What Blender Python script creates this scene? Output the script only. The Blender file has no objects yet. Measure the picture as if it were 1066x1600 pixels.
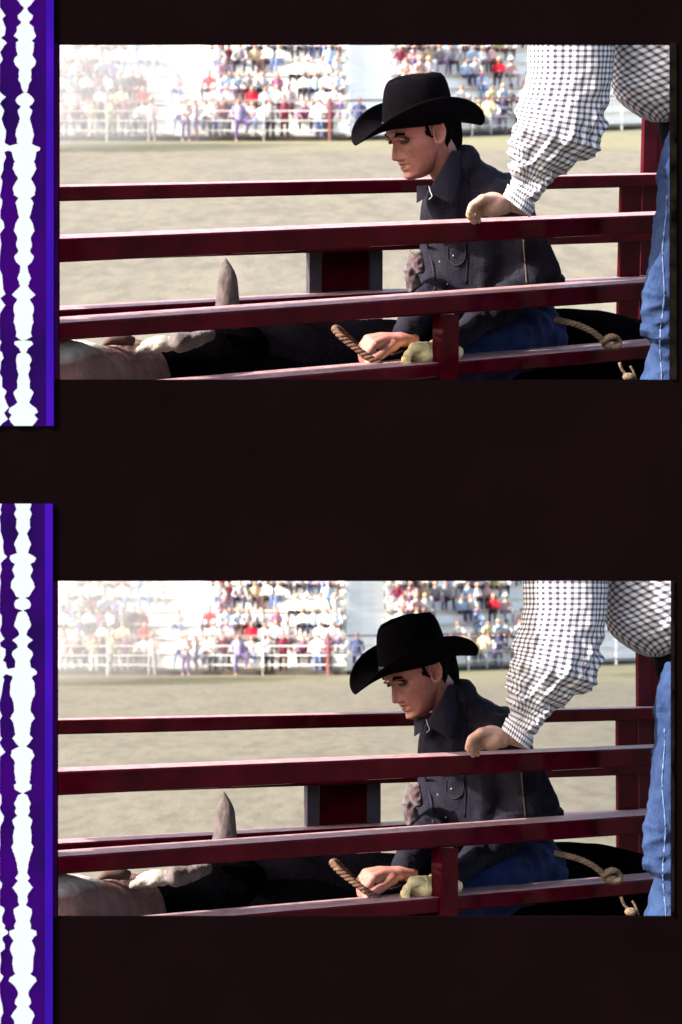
import bpy, bmesh, math, random
import numpy as np
from mathutils import Vector, Matrix, noise
from mathutils.bvhtree import BVHTree
R = math.radians
SC = bpy.context.scene
COL = SC.collection
F = 3400.0                     # focal length in photo pixels
CX = 533.0
HOR = 110.0                    # horizon row inside the upper frame
CAMZ = 2.9
PITCH = math.atan(148 / F)
TILT = math.atan(690 / F) + PITCH
EXPO = 1.85

# ---------------------------------------------------------------- camera, sky, sun
cd = bpy.data.cameras.new('camera'); cam = bpy.data.objects.new('camera', cd); COL.objects.link(cam)
cd.sensor_fit = 'VERTICAL'; cd.sensor_height = 24; cd.lens = 24 * F / 1600
cd.clip_start = 0.1; cd.clip_end = 3000
cam.location = (0, 0, CAMZ); cam.rotation_euler = (math.pi / 2 + PITCH, 0, 0)
cd.dof.use_dof = True; cd.dof.focus_distance = 5.9; cd.dof.aperture_fstop = 5.4
SC.camera = cam
SUN_EL, SUN_AZ = R(36), R(-114)          # azimuth from +Y, negative = to the left
sdir = Vector((math.sin(SUN_AZ) * math.cos(SUN_EL), math.cos(SUN_AZ) * math.cos(SUN_EL), math.sin(SUN_EL)))
W = bpy.data.worlds.new('World'); SC.world = W; W.use_nodes = True
nt = W.node_tree; bg = nt.nodes['Background']
sky = nt.nodes.new('ShaderNodeTexSky'); sky.sky_type = 'NISHITA'; sky.sun_disc = False
sky.sun_elevation = SUN_EL; sky.sun_rotation = SUN_AZ % (2 * math.pi)
sky.air_density = 1.0; sky.dust_density = 6.0; sky.ozone_density = 0.4
nt.links.new(sky.outputs[0], bg.inputs[0]); bg.inputs[1].default_value = 0.15
sl = bpy.data.lights.new('sun', 'SUN'); sl.energy = 4.2; sl.angle = R(0.6); sl.color = (1, .95, .87)
so = bpy.data.objects.new('sun', sl); COL.objects.link(so); so.location = (0, 0, 60)
so.rotation_euler = sdir.to_track_quat('Z', 'Y').to_euler()
SC.view_settings.view_transform = 'Standard'; SC.view_settings.look = 'None'
SC.view_settings.exposure = EXPO; SC.view_settings.gamma = 1; SC.view_settings.use_curve_mapping = False

# ---------------------------------------------------------------- helpers
def P(x, y, D): return Vector(((x - CX) / F * D, D, -(y - HOR) / F * D))
def lin(r, g, b):
    return tuple((c / 255 / 12.92 if c <= 10 else ((c / 255 + .055) / 1.055) ** 2.4) for c in (r, g, b))
MATS = {}
def mat(name, col, rough=.8, spec=.3, var=0, vscale=20, bump=0, bscale=60, emit=None, metal=0, coat=0, col2=None, stretch=(1, 1, 1)):
    if name in MATS: return MATS[name]
    m = bpy.data.materials.new(name); m.use_nodes = True; n = m.node_tree; b = n.nodes['Principled BSDF']
    b.inputs['Base Color'].default_value = (*col, 1); b.inputs['Roughness'].default_value = rough
    b.inputs['Specular IOR Level'].default_value = spec; b.inputs['Metallic'].default_value = metal
    b.inputs['Coat Weight'].default_value = coat
    if coat: b.inputs['Coat Roughness'].default_value = .1
    if var or bump:
        tc = n.nodes.new('ShaderNodeTexCoord'); mp = n.nodes.new('ShaderNodeMapping'); mp.inputs['Scale'].default_value = stretch
        n.links.new(tc.outputs['Object'], mp.inputs[0])
    if var:
        t = n.nodes.new('ShaderNodeTexNoise'); t.inputs['Scale'].default_value = vscale; t.inputs['Detail'].default_value = 7; t.inputs['Roughness'].default_value = .6
        n.links.new(mp.outputs[0], t.inputs['Vector'])
        r = n.nodes.new('ShaderNodeValToRGB'); c2 = col2 or tuple(c * (1 + var) for c in col); c1 = col if col2 else tuple(c * (1 - var) for c in col)
        r.color_ramp.elements[0].position = .35; r.color_ramp.elements[1].position = .65
        r.color_ramp.elements[0].color = (*c1, 1); r.color_ramp.elements[1].color = (*c2, 1)
        n.links.new(t.outputs[0], r.inputs[0]); n.links.new(r.outputs[0], b.inputs['Base Color'])
    if bump:
        t = n.nodes.new('ShaderNodeTexNoise'); t.inputs['Scale'].default_value = bscale; t.inputs['Detail'].default_value = 5
        n.links.new(mp.outputs[0], t.inputs['Vector'])
        u = n.nodes.new('ShaderNodeBump'); u.inputs['Strength'].default_value = bump; u.inputs['Distance'].default_value = .01
        n.links.new(t.outputs[0], u.inputs['Height']); n.links.new(u.outputs[0], b.inputs['Normal'])
    if emit:
        k = 1 / 2 ** EXPO
        b.inputs['Emission Color'].default_value = (*[c * k for c in emit], 1); b.inputs['Emission Strength'].default_value = 1
    MATS[name] = m; return m

ROOTS = []
def thing(name, label, cat, loc, group=None):
    o = bpy.data.objects.new(name, None); COL.objects.link(o); o.location = loc; o.empty_display_size = .1
    o['label'] = label; o['category'] = cat
    if group: o['group'] = group
    ROOTS.append(o); return o
def base_of(o):
    b = Vector((0, 0, 0))
    while o is not None: b += o.location; o = o.parent
    return b
def mk(name, V, Fc, m, parent=None, smooth=False, uv=None, own=False):
    """V given in diorama coordinates; stored relative to the parent's base"""
    me = bpy.data.meshes.new(name); off = base_of(parent) if parent else Vector((0, 0, 0))
    o_ = np.array(V, dtype=float).reshape(-1, 3); ctr = Vector((0, 0, 0))
    if own: ctr = Vector(o_.mean(0)) - off
    o_ = o_ - np.array(off + ctr)
    me.from_pydata(o_.tolist(), [], [tuple(f) for f in Fc]); me.update()
    if uv is not None:
        l = me.uv_layers.new(name='uv')
        for li, lo in enumerate(me.loops): l.data[li].uv = uv[lo.vertex_index]
    if smooth: me.polygons.foreach_set('use_smooth', [True] * len(me.polygons))
    me.materials.append(m)
    o = bpy.data.objects.new(name, me); COL.objects.link(o); o.parent = parent; o.location = ctr
    if parent is None: ROOTS.append(o)
    return o

class G:                                     # geometry collector
    def __init__(s): s.V = []; s.F = []
    def add(s, V, Fc):
        n = len(s.V); s.V += [tuple(v) for v in V]; s.F += [tuple(i + n for i in f) for f in Fc]; return s
    def boxpts(s, p):                         # eight points: bottom 4 ccw then top 4
        return s.add(p, [(0, 3, 2, 1), (4, 5, 6, 7), (0, 1, 5, 4), (1, 2, 6, 5), (2, 3, 7, 6), (3, 0, 4, 7)])
    def box(s, x0, x1, y0, y1, z0, z1):
        return s.boxpts([(x0, y0, z0), (x1, y0, z0), (x1, y1, z0), (x0, y1, z0), (x0, y0, z1), (x1, y0, z1), (x1, y1, z1), (x0, y1, z1)])
    def loft(s, pts, rad, n=16, up=(0, 0, 1), cap=True, closed=False):
        """tube; rad entries r or (ru, rv) ; u horizontal-ish, v along up"""
        pts = [Vector(p) for p in pts]; rings = []; b = len(s.V)
        up = Vector(up)
        for i, p in enumerate(pts):
            t = (pts[min(i + 1, len(pts) - 1)] - pts[max(i - 1, 0)]).normalized()
            u = t.cross(up)
            if u.length < .05: u = t.cross(Vector((0.3, 1, 0)))
            u.normalize(); v = u.cross(t).normalized()
            r = rad[i]; ru, rv = (r, r) if not isinstance(r, tuple) else r
            for k in range(n):
                a = 2 * math.pi * k / n; s.V.append(tuple(p + u * (math.cos(a) * ru) + v * (math.sin(a) * rv)))
        m = len(pts)
        for i in range(m - 1):
            for k in range(n):
                a = b + i * n + k; c = b + i * n + (k + 1) % n
                s.F.append((a, c, c + n, a + n))
        if cap:
            s.F.append(tuple(b + k for k in reversed(range(n)))); s.F.append(tuple(b + (m - 1) * n + k for k in range(n)))
        return s
    def limb(s, pts, rad, n=16, up=(0, 0, 1)):   # rounded tapered chain, dense
        pts = [Vector(p) for p in pts]; P2 = []; R2 = []
        f = lambda r: r if isinstance(r, tuple) else (r, r)
        for i in range(len(pts) - 1):
            for k in range(6):
                t = k / 6; P2.append(pts[i].lerp(pts[i + 1], t)); a, b = f(rad[i]), f(rad[i + 1])
                R2.append((a[0] * (1 - t) + b[0] * t, a[1] * (1 - t) + b[1] * t))
        P2.append(pts[-1]); R2.append(f(rad[-1]))
        d0 = (P2[0] - P2[1]).normalized(); d1 = (P2[-1] - P2[-2]).normalized(); A = []; RA = []; B = []; RB = []
        for k in (.98, .85, .6, .3):
            c = math.sqrt(1 - k * k); A.append(P2[0] + d0 * (R2[0][0] * k)); RA.append((R2[0][0] * c, R2[0][1] * c))
            B.append(P2[-1] + d1 * (R2[-1][0] * k)); RB.append((R2[-1][0] * c, R2[-1][1] * c))
        s.loft(A + P2 + B[::-1], RA + R2 + RB[::-1], n, up)
        return s
    def ball(s, c, r, n=14, m=9, rot=None):
        c = Vector(c); r = Vector(r) if not isinstance(r, (int, float)) else Vector((r, r, r)); b = len(s.V)
        q = rot or Matrix.Identity(3)
        for i in range(m + 1):
            ph = math.pi * (i + .02) / (m + .04)
            for k in range(n):
                a = 2 * math.pi * k / n
                s.V.append(tuple(c + q @ Vector((r.x * math.sin(ph) * math.cos(a), r.y * math.sin(ph) * math.sin(a), r.z * math.cos(ph)))))
        for i in range(m):
            for k in range(n):
                a = b + i * n + k; d = b + i * n + (k + 1) % n; s.F.append((a, a + n, d + n, d))
        s.F.append(tuple(b + k for k in range(n))); s.F.append(tuple(b + m * n + k for k in reversed(range(n))))
        return s
    def fuse(s, voxel, it=4):                 # weld overlapping volumes into one continuous skin
        me = bpy.data.meshes.new('tmp'); me.from_pydata(s.V, [], s.F); me.update()
        bm = bmesh.new(); bm.from_mesh(me); bmesh.ops.recalc_face_normals(bm, faces=bm.faces); bm.to_mesh(me); bm.free()
        o = bpy.data.objects.new('tmp', me); COL.objects.link(o)
        md = o.modifiers.new('r', 'REMESH'); md.mode = 'VOXEL'; md.voxel_size = voxel
        ms = o.modifiers.new('s', 'SMOOTH'); ms.factor = .5; ms.iterations = it
        dg = bpy.context.evaluated_depsgraph_get(); dg.update()
        e = o.evaluated_get(dg); m2 = e.to_mesh()
        V = np.empty(len(m2.vertices) * 3); m2.vertices.foreach_get('co', V); V = V.reshape(-1, 3)
        N = np.empty(len(m2.vertices) * 3); m2.vertices.foreach_get('normal', N); N = N.reshape(-1, 3)
        Fc = [tuple(p.vertices) for p in m2.polygons]
        e.to_mesh_clear(); bpy.data.objects.remove(o); bpy.data.meshes.remove(me)
        s.V = V; s.F = Fc; s.N = N; return s
    def wrinkle(s, amp, scale, st=(1, 1, 1), seed=0, ridge=True, where=None):
        V = s.V; out = V.copy()
        for i, v in enumerate(V):
            q = Vector((v[0] * st[0] * scale + seed, v[1] * st[1] * scale, v[2] * st[2] * scale))
            h = noise.noise(q)
            if ridge: h = 1 - abs(h) * 2.2
            h += .4 * noise.noise(q * 2.3)
            w = 1 if where is None else where(v)
            out[i] = v + s.N[i] * (h - .6) * amp * w
        s.V = out; return s
    def build(s, name, m, parent=None, smooth=False, own=False): return mk(name, s.V, s.F, m, parent, smooth, own=own)

def spline(pts, n):
    pts = [Vector(p) for p in pts]; out = []
    for i in range(len(pts) - 1):
        p0 = pts[max(i - 1, 0)]; p1 = pts[i]; p2 = pts[i + 1]; p3 = pts[min(i + 2, len(pts) - 1)]
        for k in range(n):
            t = k / n
            out.append(.5 * ((2 * p1) + (p2 - p0) * t + (2 * p0 - 5 * p1 + 4 * p2 - p3) * t * t + (3 * p1 - p0 - 3 * p2 + p3) * t ** 3))
    out.append(pts[-1]); return out

# ---------------------------------------------------------------- materials
def paint(name, col):
    m = mat(name, col, rough=.09, spec=.07, var=.45, vscale=7, bump=.02, bscale=14); return m
M_RED = paint('maroon_paint', (.042, .0010, .0050))
M_RED2 = paint('maroon_paint_bright', (.045, .004, .010))
M_TOP = mat('maroon_paint_sunlit_top', (.20, .10, .115), .5, .3, var=.35, vscale=30, col2=(.30, .20, .21))  # rail paint made paler, sun glare on the top faces put into the colour
M_GREYP = mat('grey_post_paint', (.042, .033, .05), .5, .4, var=.3, vscale=12)
M_WHITE = mat('white_bleacher_paint', (.88, .89, .87), .6, .2, var=.04, vscale=3)
M_RISER = mat('white_riser_board', (.88, .89, .87), .7, .1, var=.05, vscale=2)
M_FRAIL = mat('weathered_rail', (.30, .2, .2), .6)
M_FWHITE = mat('pale_rail', (.7, .7, .68), .6)
M_FPOST = mat('red_post', (.26, .10, .10), .7)
M_CURB = mat('dark_curb_board', (.07, .055, .05), .9, var=.4, vscale=1.5)
M_SKIN = mat('skin', (.31, .125, .10), .5, .35, var=.15, vscale=75, bump=.3, bscale=260)
M_SKIN2 = mat('skin_light', (.33, .19, .145), .55, .3, var=.09, vscale=40, bump=.2, bscale=140)
M_LIP = mat('lip', (.12, .025, .024), .45)
M_EYE = mat('eye_dark', (.02, .015, .012), .2, .6)
M_EYEW = mat('eye_white', (.045, .035, .03), .4, .2)
M_HAIR = mat('dark_hair', (.0022, .0014, .0012), .95, .03, var=.5, vscale=60, bump=.6, bscale=110, stretch=(1, 1, .15))
M_FELT = mat('black_felt', (.0022, .0017, .0025), 1, .02, var=.3, vscale=30, bump=.15, bscale=220)
M_BAND = mat('hat_band', (.005, .004, .005), .5, .4)
M_JACK = mat('charcoal_denim', (.0062, .0052, .0118), .9, .15, var=.28, vscale=22, bump=.35, bscale=160)
M_JACK2 = mat('charcoal_denim_collar', (.011, .0095, .018), .9, .15, var=.22, vscale=25, bump=.3, bscale=160)
M_SEAM = mat('tan_thread', (.045, .032, .028), .9)
M_SNAP = mat('pearl_snap', (.2, .2, .22), .5, .3)
M_JEAN = mat('dark_blue_denim', (.009, .017, .068), .9, .15, var=.5, vscale=14, bump=.4, bscale=120)
M_JEAN2 = mat('faded_blue_denim', (.008, .016, .055), .9, .1, var=.3, vscale=9, col2=(.022, .042, .105), bump=.45, bscale=110, stretch=(1, 1, .5))
M_BELT = mat('black_leather', (.003, .0025, .004), .8, .03)
M_GLOVE = mat('pale_leather_glove', (.68, .57, .30), .7, .25, var=.18, vscale=28, bump=.3, bscale=60)
M_ROPE = mat('tan_rope', (.15, .105, .075), .95, .1, var=.3, vscale=60, bump=.5, bscale=200)
M_ROPE2 = mat('brown_rope', (.11, .06, .045), .95, .1, var=.3, vscale=60, bump=.5, bscale=200)
M_BULL = mat('black_hide', (.0012, .001, .0016), 1, 0, var=.4, vscale=8, bump=.4, bscale=90)
M_HORN = mat('grey_horn', (.075, .058, .058), .7, .15, var=.6, vscale=26, bump=.4, bscale=50, stretch=(1, 1, .5))
M_ROAN = mat('roan_hide', (.07, .03, .026), .85, .1, var=.5, vscale=6, col2=(.17, .10, .09), bump=.5, bscale=70)
def lit_top_fur(m):  # white fur and light from above mixed into the hide colour by height
    n = m.node_tree; b = n.nodes['Principled BSDF']; src = b.inputs['Base Color'].links[0].from_socket
    tc = n.nodes.new('ShaderNodeTexCoord'); sp = n.nodes.new('ShaderNodeSeparateXYZ'); n.links.new(tc.outputs['Object'], sp.inputs[0])
    t = n.nodes.new('ShaderNodeTexNoise'); t.inputs['Scale'].default_value = 14; n.links.new(tc.outputs['Object'], t.inputs['Vector'])
    a = n.nodes.new('ShaderNodeMath'); a.operation = 'MULTIPLY_ADD'; a.inputs[1].default_value = .05; n.links.new(t.outputs[0], a.inputs[0]); n.links.new(sp.outputs[2], a.inputs[2])
    r = n.nodes.new('ShaderNodeMapRange'); r.inputs[1].default_value = .548; r.inputs[2].default_value = .585; n.links.new(a.outputs[0], r.inputs[0])
    mx = n.nodes.new('ShaderNodeMixRGB'); mx.inputs[2].default_value = (.5, .45, .42, 1); n.links.new(r.outputs[0], mx.inputs[0]); n.links.new(src, mx.inputs[1]); n.links.new(mx.outputs[0], b.inputs['Base Color'])
lit_top_fur(M_ROAN)
M_WHIDE = mat('white_hide', (.25, .235, .215), .85, .15, var=.15, vscale=20, bump=.6, bscale=60)
M_EARH = mat('brown_ear', (.07, .04, .035), .9)
M_GREYH = mat('grey_hide', (.11, .09, .09), .9, .1, var=.3, vscale=20, bump=.5, bscale=70)
M_DECK = mat('dark_plank', (.02, .015, .012), .9, var=.4, vscale=5)

def gingham():
    m = bpy.data.materials.new('gingham_cotton'); m.use_nodes = True; n = m.node_tree; b = n.nodes['Principled BSDF']
    uv = n.nodes.new('ShaderNodeUVMap'); uv.uv_map = 'uv'; sp = n.nodes.new('ShaderNodeSeparateXYZ'); n.links.new(uv.outputs[0], sp.inputs[0])
    def band(o):
        f = n.nodes.new('ShaderNodeMath'); f.operation = 'FRACT'; n.links.new(o, f.inputs[0])
        g = n.nodes.new('ShaderNodeMath'); g.operation = 'GREATER_THAN'; g.inputs[1].default_value = .56; n.links.new(f.outputs[0], g.inputs[0]); return g.outputs[0]
    a = band(sp.outputs[0]); c = band(sp.outputs[1])
    ad = n.nodes.new('ShaderNodeMath'); ad.operation = 'ADD'; n.links.new(a, ad.inputs[0]); n.links.new(c, ad.inputs[1])
    dv = n.nodes.new('ShaderNodeMath'); dv.operation = 'DIVIDE'; dv.inputs[1].default_value = 2; n.links.new(ad.outputs[0], dv.inputs[0])
    r = n.nodes.new('ShaderNodeValToRGB'); r.color_ramp.interpolation = 'CONSTANT'; e = r.color_ramp.elements
    e[0].position = 0; e[0].color = (.54, .55, .58, 1); e[1].position = .4; e[1].color = (.21, .21, .255, 1)
    x = e.new(.9); x.color = (.045, .042, .06, 1)
    n.links.new(dv.outputs[0], r.inputs[0]); n.links.new(r.outputs[0], b.inputs['Base Color'])
    b.inputs['Roughness'].default_value = .9; b.inputs['Specular IOR Level'].default_value = .15
    return m
M_GING = gingham()

def dirt():
    m = bpy.data.materials.new('arena_dirt'); m.use_nodes = True; n = m.node_tree; b = n.nodes['Principled BSDF']
    tc = n.nodes.new('ShaderNodeTexCoord')
    def nz(sc, det, st=(1, 1, 1)):
        mp = n.nodes.new('ShaderNodeMapping'); mp.inputs['Scale'].default_value = st; n.links.new(tc.outputs['Object'], mp.inputs[0])
        t = n.nodes.new('ShaderNodeTexNoise'); t.inputs['Scale'].default_value = sc; t.inputs['Detail'].default_value = det; t.inputs['Roughness'].default_value = .65
        n.links.new(mp.outputs[0], t.inputs['Vector']); return t
    t1 = nz(.8, 9, (1, .25, 1)); t2 = nz(3.2, 9, (1, .3, 1))
    mx = n.nodes.new('ShaderNodeMath'); mx.operation = 'MULTIPLY_ADD'; mx.inputs[1].default_value = .6
    n.links.new(t2.outputs[0], mx.inputs[0]); 
    mm = n.nodes.new('ShaderNodeMath'); mm.operation = 'MULTIPLY'; mm.inputs[1].default_value = .4; n.links.new(t1.outputs[0], mm.inputs[0]); n.links.new(mm.outputs[0], mx.inputs[2])
    r = n.nodes.new('ShaderNodeValToRGB'); e = r.color_ramp.elements
    e[0].position = .41; e[0].color = (.090, .084, .070, 1); e[1].position = .56; e[1].color = (.121, .113, .091, 1)
    n.links.new(mx.outputs[0], r.inputs[0])
    # weedy strip in front of the far fence
    sp = n.nodes.new('ShaderNodeSeparateXYZ'); n.links.new(tc.outputs['Object'], sp.inputs[0])
    mr = n.nodes.new('ShaderNodeMapRange'); mr.inputs[1].default_value = 78; mr.inputs[2].default_value = 88; n.links.new(sp.outputs[1], mr.inputs[0])
    t3 = nz(.7, 6, (1, .3, 1)); ml = n.nodes.new('ShaderNodeMath'); ml.operation = 'MULTIPLY'; n.links.new(mr.outputs[0], ml.inputs[0]); n.links.new(t3.outputs[0], ml.inputs[1])
    mix = n.nodes.new('ShaderNodeMixRGB'); mix.inputs[2].default_value = (.15, .15, .085, 1); n.links.new(ml.outputs[0], mix.inputs[0]); n.links.new(r.outputs[0], mix.inputs[1])
    n.links.new(mix.outputs[0], b.inputs['Base Color']); b.inputs['Roughness'].default_value = .95; b.inputs['Specular IOR Level'].default_value = .1
    bp = n.nodes.new('ShaderNodeBump'); bp.inputs['Strength'].default_value = .5; bp.inputs['Distance'].default_value = .09
    n.links.new(mx.outputs[0], bp.inputs['Height']); n.links.new(bp.outputs[0], b.inputs['Normal'])
    return m
M_DIRT = dirt()

# ================================================================ THE ARENA (built once, diorama coordinates: eye at origin)
# distances of the two fences as functions of the column
def Dn(x): return 1 / (1 / 5.4 - (x - 93) / (1018 - 93) * (1 / 5.4 - 1 / 6.45))
def Db(x): return Dn(x) + .87
FD = (P(1018, 0, Dn(1018)) - P(93, 0, Dn(93))); FD.z = 0; FD.normalize()
FN = Vector((-FD.y, FD.x, 0))                                  # away from camera
def rail(G_, x0, yt0, yb0, x1, yt1, yb1, Df, w=.13):
    p = []
    for (x, yt, yb) in ((x0, yt0, yb0), (x1, yt1, yb1)):
        D = Df(x); p.append((P(x, yb, D), P(x, yt, D)))
    bev = .006
    # profile: square tube with rounded corners
    prof = []
    n = 3
    V = []; Fc = []
    for (lo, hi) in p:
        h = (hi - lo).length; pr = []
        for cx_, cy_, a0 in ((w - bev, h - bev, 0), (bev, h - bev, 90), (bev, bev, 180), (w - bev, bev, 270)):
            for k in range(n + 1):
                a = R(a0 + 90 * k / n); pr.append((cx_ + bev * math.cos(a), cy_ + bev * math.sin(a)))
        V += [tuple(lo + FN * a + Vector((0, 0, 1)) * b) for a, b in pr]; m = len(pr)
    for k in range(m): Fc.append((k, (k + 1) % m, m + (k + 1) % m, m + k))
    Fc.append(tuple(range(m))); Fc.append(tuple(range(2 * m - 1, m - 1, -1)))
    G_.add(V, Fc); return G_
def vpost(G_, x0, x1, y0, y1, Df, w=.06, push=0):
    a = P(x0, 0, Df(x0) + push * 1.17); b = P(x1, 0, Df(x1) + push * 1.17); D = Df((x0 + x1) / 2)
    zt = P(0, y0, D).z; zb = P(0, y1, D).z
    q = [Vector((a.x, a.y, zb)), Vector((b.x, b.y, zb)), Vector((b.x, b.y, zb)) + FN * w, Vector((a.x, a.y, zb)) + FN * w]
    G_.boxpts([tuple(v) for v in q] + [(v.x, v.y, zt) for v in q]); return G_
def gfix(o):
    bm = bmesh.new(); bm.from_mesh(o.data); bmesh.ops.recalc_face_normals(bm, faces=bm.faces); bm.to_mesh(o.data); bm.free()
    if o.name.startswith('rail') and o.data.materials[0] == M_RED:      # the upper face takes the paler colour standing in for sun glare
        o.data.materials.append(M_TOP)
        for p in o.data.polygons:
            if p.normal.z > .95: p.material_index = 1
    return o

DECKZ = -1.24
nf = thing('chute_fence', 'near maroon rail fence of the bucking chute, in front of the rider, {f} film frame', 'fence', P(700, 0, Dn(700)) * 1)
nf.location.z = DECKZ
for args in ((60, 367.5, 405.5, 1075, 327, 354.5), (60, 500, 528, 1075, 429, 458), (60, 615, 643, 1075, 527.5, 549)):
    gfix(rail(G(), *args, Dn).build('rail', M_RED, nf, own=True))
gfix(vpost(G(), 693, 718, 484.5, 700, Dn, .05, -.012).build('post', M_RED, nf, own=True))
gfix(vpost(G(), 1076, 1110, 300, 780, Dn, .1, 0).build('post', M_RED, nf, own=True))
gfix(vpost(G(), 20, 59, 340, 760, Dn, .1, 0).build('post', M_RED, nf, own=True))
bf = thing('chute_gate', 'far maroon rail fence with grey posts and panel behind the rider, {f} film frame', 'fence', P(560, 0, Db(560)))
bf.location.z = DECKZ
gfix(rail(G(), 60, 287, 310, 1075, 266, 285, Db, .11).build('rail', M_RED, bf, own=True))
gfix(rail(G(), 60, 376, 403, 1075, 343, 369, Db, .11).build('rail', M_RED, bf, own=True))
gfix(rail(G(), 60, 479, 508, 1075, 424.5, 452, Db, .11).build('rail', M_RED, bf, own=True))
gfix(vpost(G(), 484, 502, 374, 640, Db, .02, .085).build('post', M_GREYP, bf, own=True))
gfix(vpost(G(), 579, 598, 372, 640, Db, .02, .085).build('post', M_GREYP, bf, own=True))
gfix(vpost(G(), 503, 578, 374, 640, Db, .03, .095).build('panel', M_RED, bf, own=True))
gfix(vpost(G(), 968, 999, 268, 640, Db, .015, .085).build('post', M_RED, bf, own=True))
gfix(vpost(G(), 1000, 1021, 120, 640, Db, .015, .1).build('post', M_RED2, bf, own=True))
gfix(vpost(G(), 1021.5, 1075, 120, 640, Db, .05, .105).build('panel', M_RED, bf, own=True))
# chute floor
fl = thing('chute_floor', 'dark plank floor of the bucking chute under the bull, {f} film frame', 'platform', P(560, 0, 6.3)); fl.location.z = DECKZ - .04
a0 = P(330, 0, Dn(330)); a1 = P(1120, 0, Dn(1120))
for k in range(5):
    g = G(); o0 = -.25 + k * .25
    q = [a0 + FN * o0, a1 + FN * o0, a1 + FN * (o0 + .235), a0 + FN * (o0 + .235)]
    g.boxpts([(v.x, v.y, DECKZ - .04) for v in q] + [(v.x, v.y, DECKZ) for v in q]); gfix(g.build('plank', M_DECK, fl, own=True))

# ---------------------------------------------------------------- far fence, stands
GZ = -CAMZ
def Dfar(x):                     # distance of the arena's far fence line
    if x <= 545: return 92.3
    return 1 / (1 / 92.3 - (x - 545) / 455 * (1 / 92.3 - 1 / 110.8))
def farpt(x, z, back=0):
    D = Dfar(x); p = Vector(((x - CX) / F * D, D, z))
    if back:
        p.y += back
    return p
def bar(g, p0, p1, h, d):
    e = (p1 - p0); e.z = 0; e.normalize(); nrm = Vector((-e.y, e.x, 0)) * d
    q = [p0, p1, p1 + nrm, p0 + nrm]
    g.boxpts([(v.x, v.y, v.z) for v in q] + [(v.x, v.y, v.z + h) for v in q])
ff = thing('arena_fence', 'low pipe fence along the far side of the arena, below the stands, {f} film frame', 'fence', (0, 92.3, GZ))
for z, h, m in ((1.62, .085, M_FRAIL), (1.22, .05, M_FWHITE), (.82, .05, M_FWHITE), (.42, .05, M_FWHITE)):
    for xa, xb in ((30, 545), (545, 1110)):
        g = G(); bar(g, farpt(xa, GZ + z), farpt(xb, GZ + z), h, .05); gfix(g.build('rail', m, ff, own=True))
for i, x in enumerate((60, 172, 311, 414, 515, 620, 735, 850, 965, 1070)):
    g = G(); p = farpt(x, GZ); w_ = .055 if x in (311, 515) else .03; g.box(p.x - w_, p.x + w_, p.y - .1, p.y - .02, GZ - .1, GZ + 1.7)
    gfix(g.build('post', M_FPOST if x in (311, 515) else M_FWHITE, ff, own=True))
cb = G()
for xa, xb in ((30, 545), (545, 1110)): bar(cb, farpt(xa, GZ - .05, .12), farpt(xb, GZ - .05, .12), .24, .05)
gfix(cb.build('curb_board', M_CURB, ff))

ROWS = 10; RISE = .6; RUN = .85
def stand(xa, xb, desc):
    t = thing('grandstand', desc, 'bleachers', farpt((xa + xb) / 2, GZ, .6))
    for k in range(ROWS):
        b = .55 + k * RUN; z = GZ + .3 + k * RISE
        g = G(); bar(g, farpt(xa, z, b), farpt(xb, z, b), .035, .34); gfix(g.build('foot_plank', M_WHITE, t, own=True))
        g = G(); bar(g, farpt(xa, z - .42, b + .38), farpt(xb, z - .42, b + .38), .80, .03); gfix(g.build('riser', M_RISER, t, own=True))
        g = G(); bar(g, farpt(xa, z + .42, b + .45), farpt(xb, z + .42, b + .45), .04, .27); gfix(g.build('seat_plank', M_WHITE, t, own=True))
    return t
stand(20, 541, 'left white bleacher stand full of spectators beyond the arena, {f} film frame')
stand(612, 1110, 'right white bleacher stand angled away behind the hat, {f} film frame')
# stairway between the two wings
st = thing('stairway', 'plain white stairway between the two bleacher stands, {f} film frame', 'stairs', farpt(576, GZ, .6))
for k in range(ROWS * 2):
    g = G(); b = .55 + k * RUN / 2; z = GZ + .05 + k * RISE / 2
    bar(g, farpt(545.5, z - .3, b), farpt(608, z - .3, b), .5, .38); gfix(g.build('step', M_WHITE, st, own=True))

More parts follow.
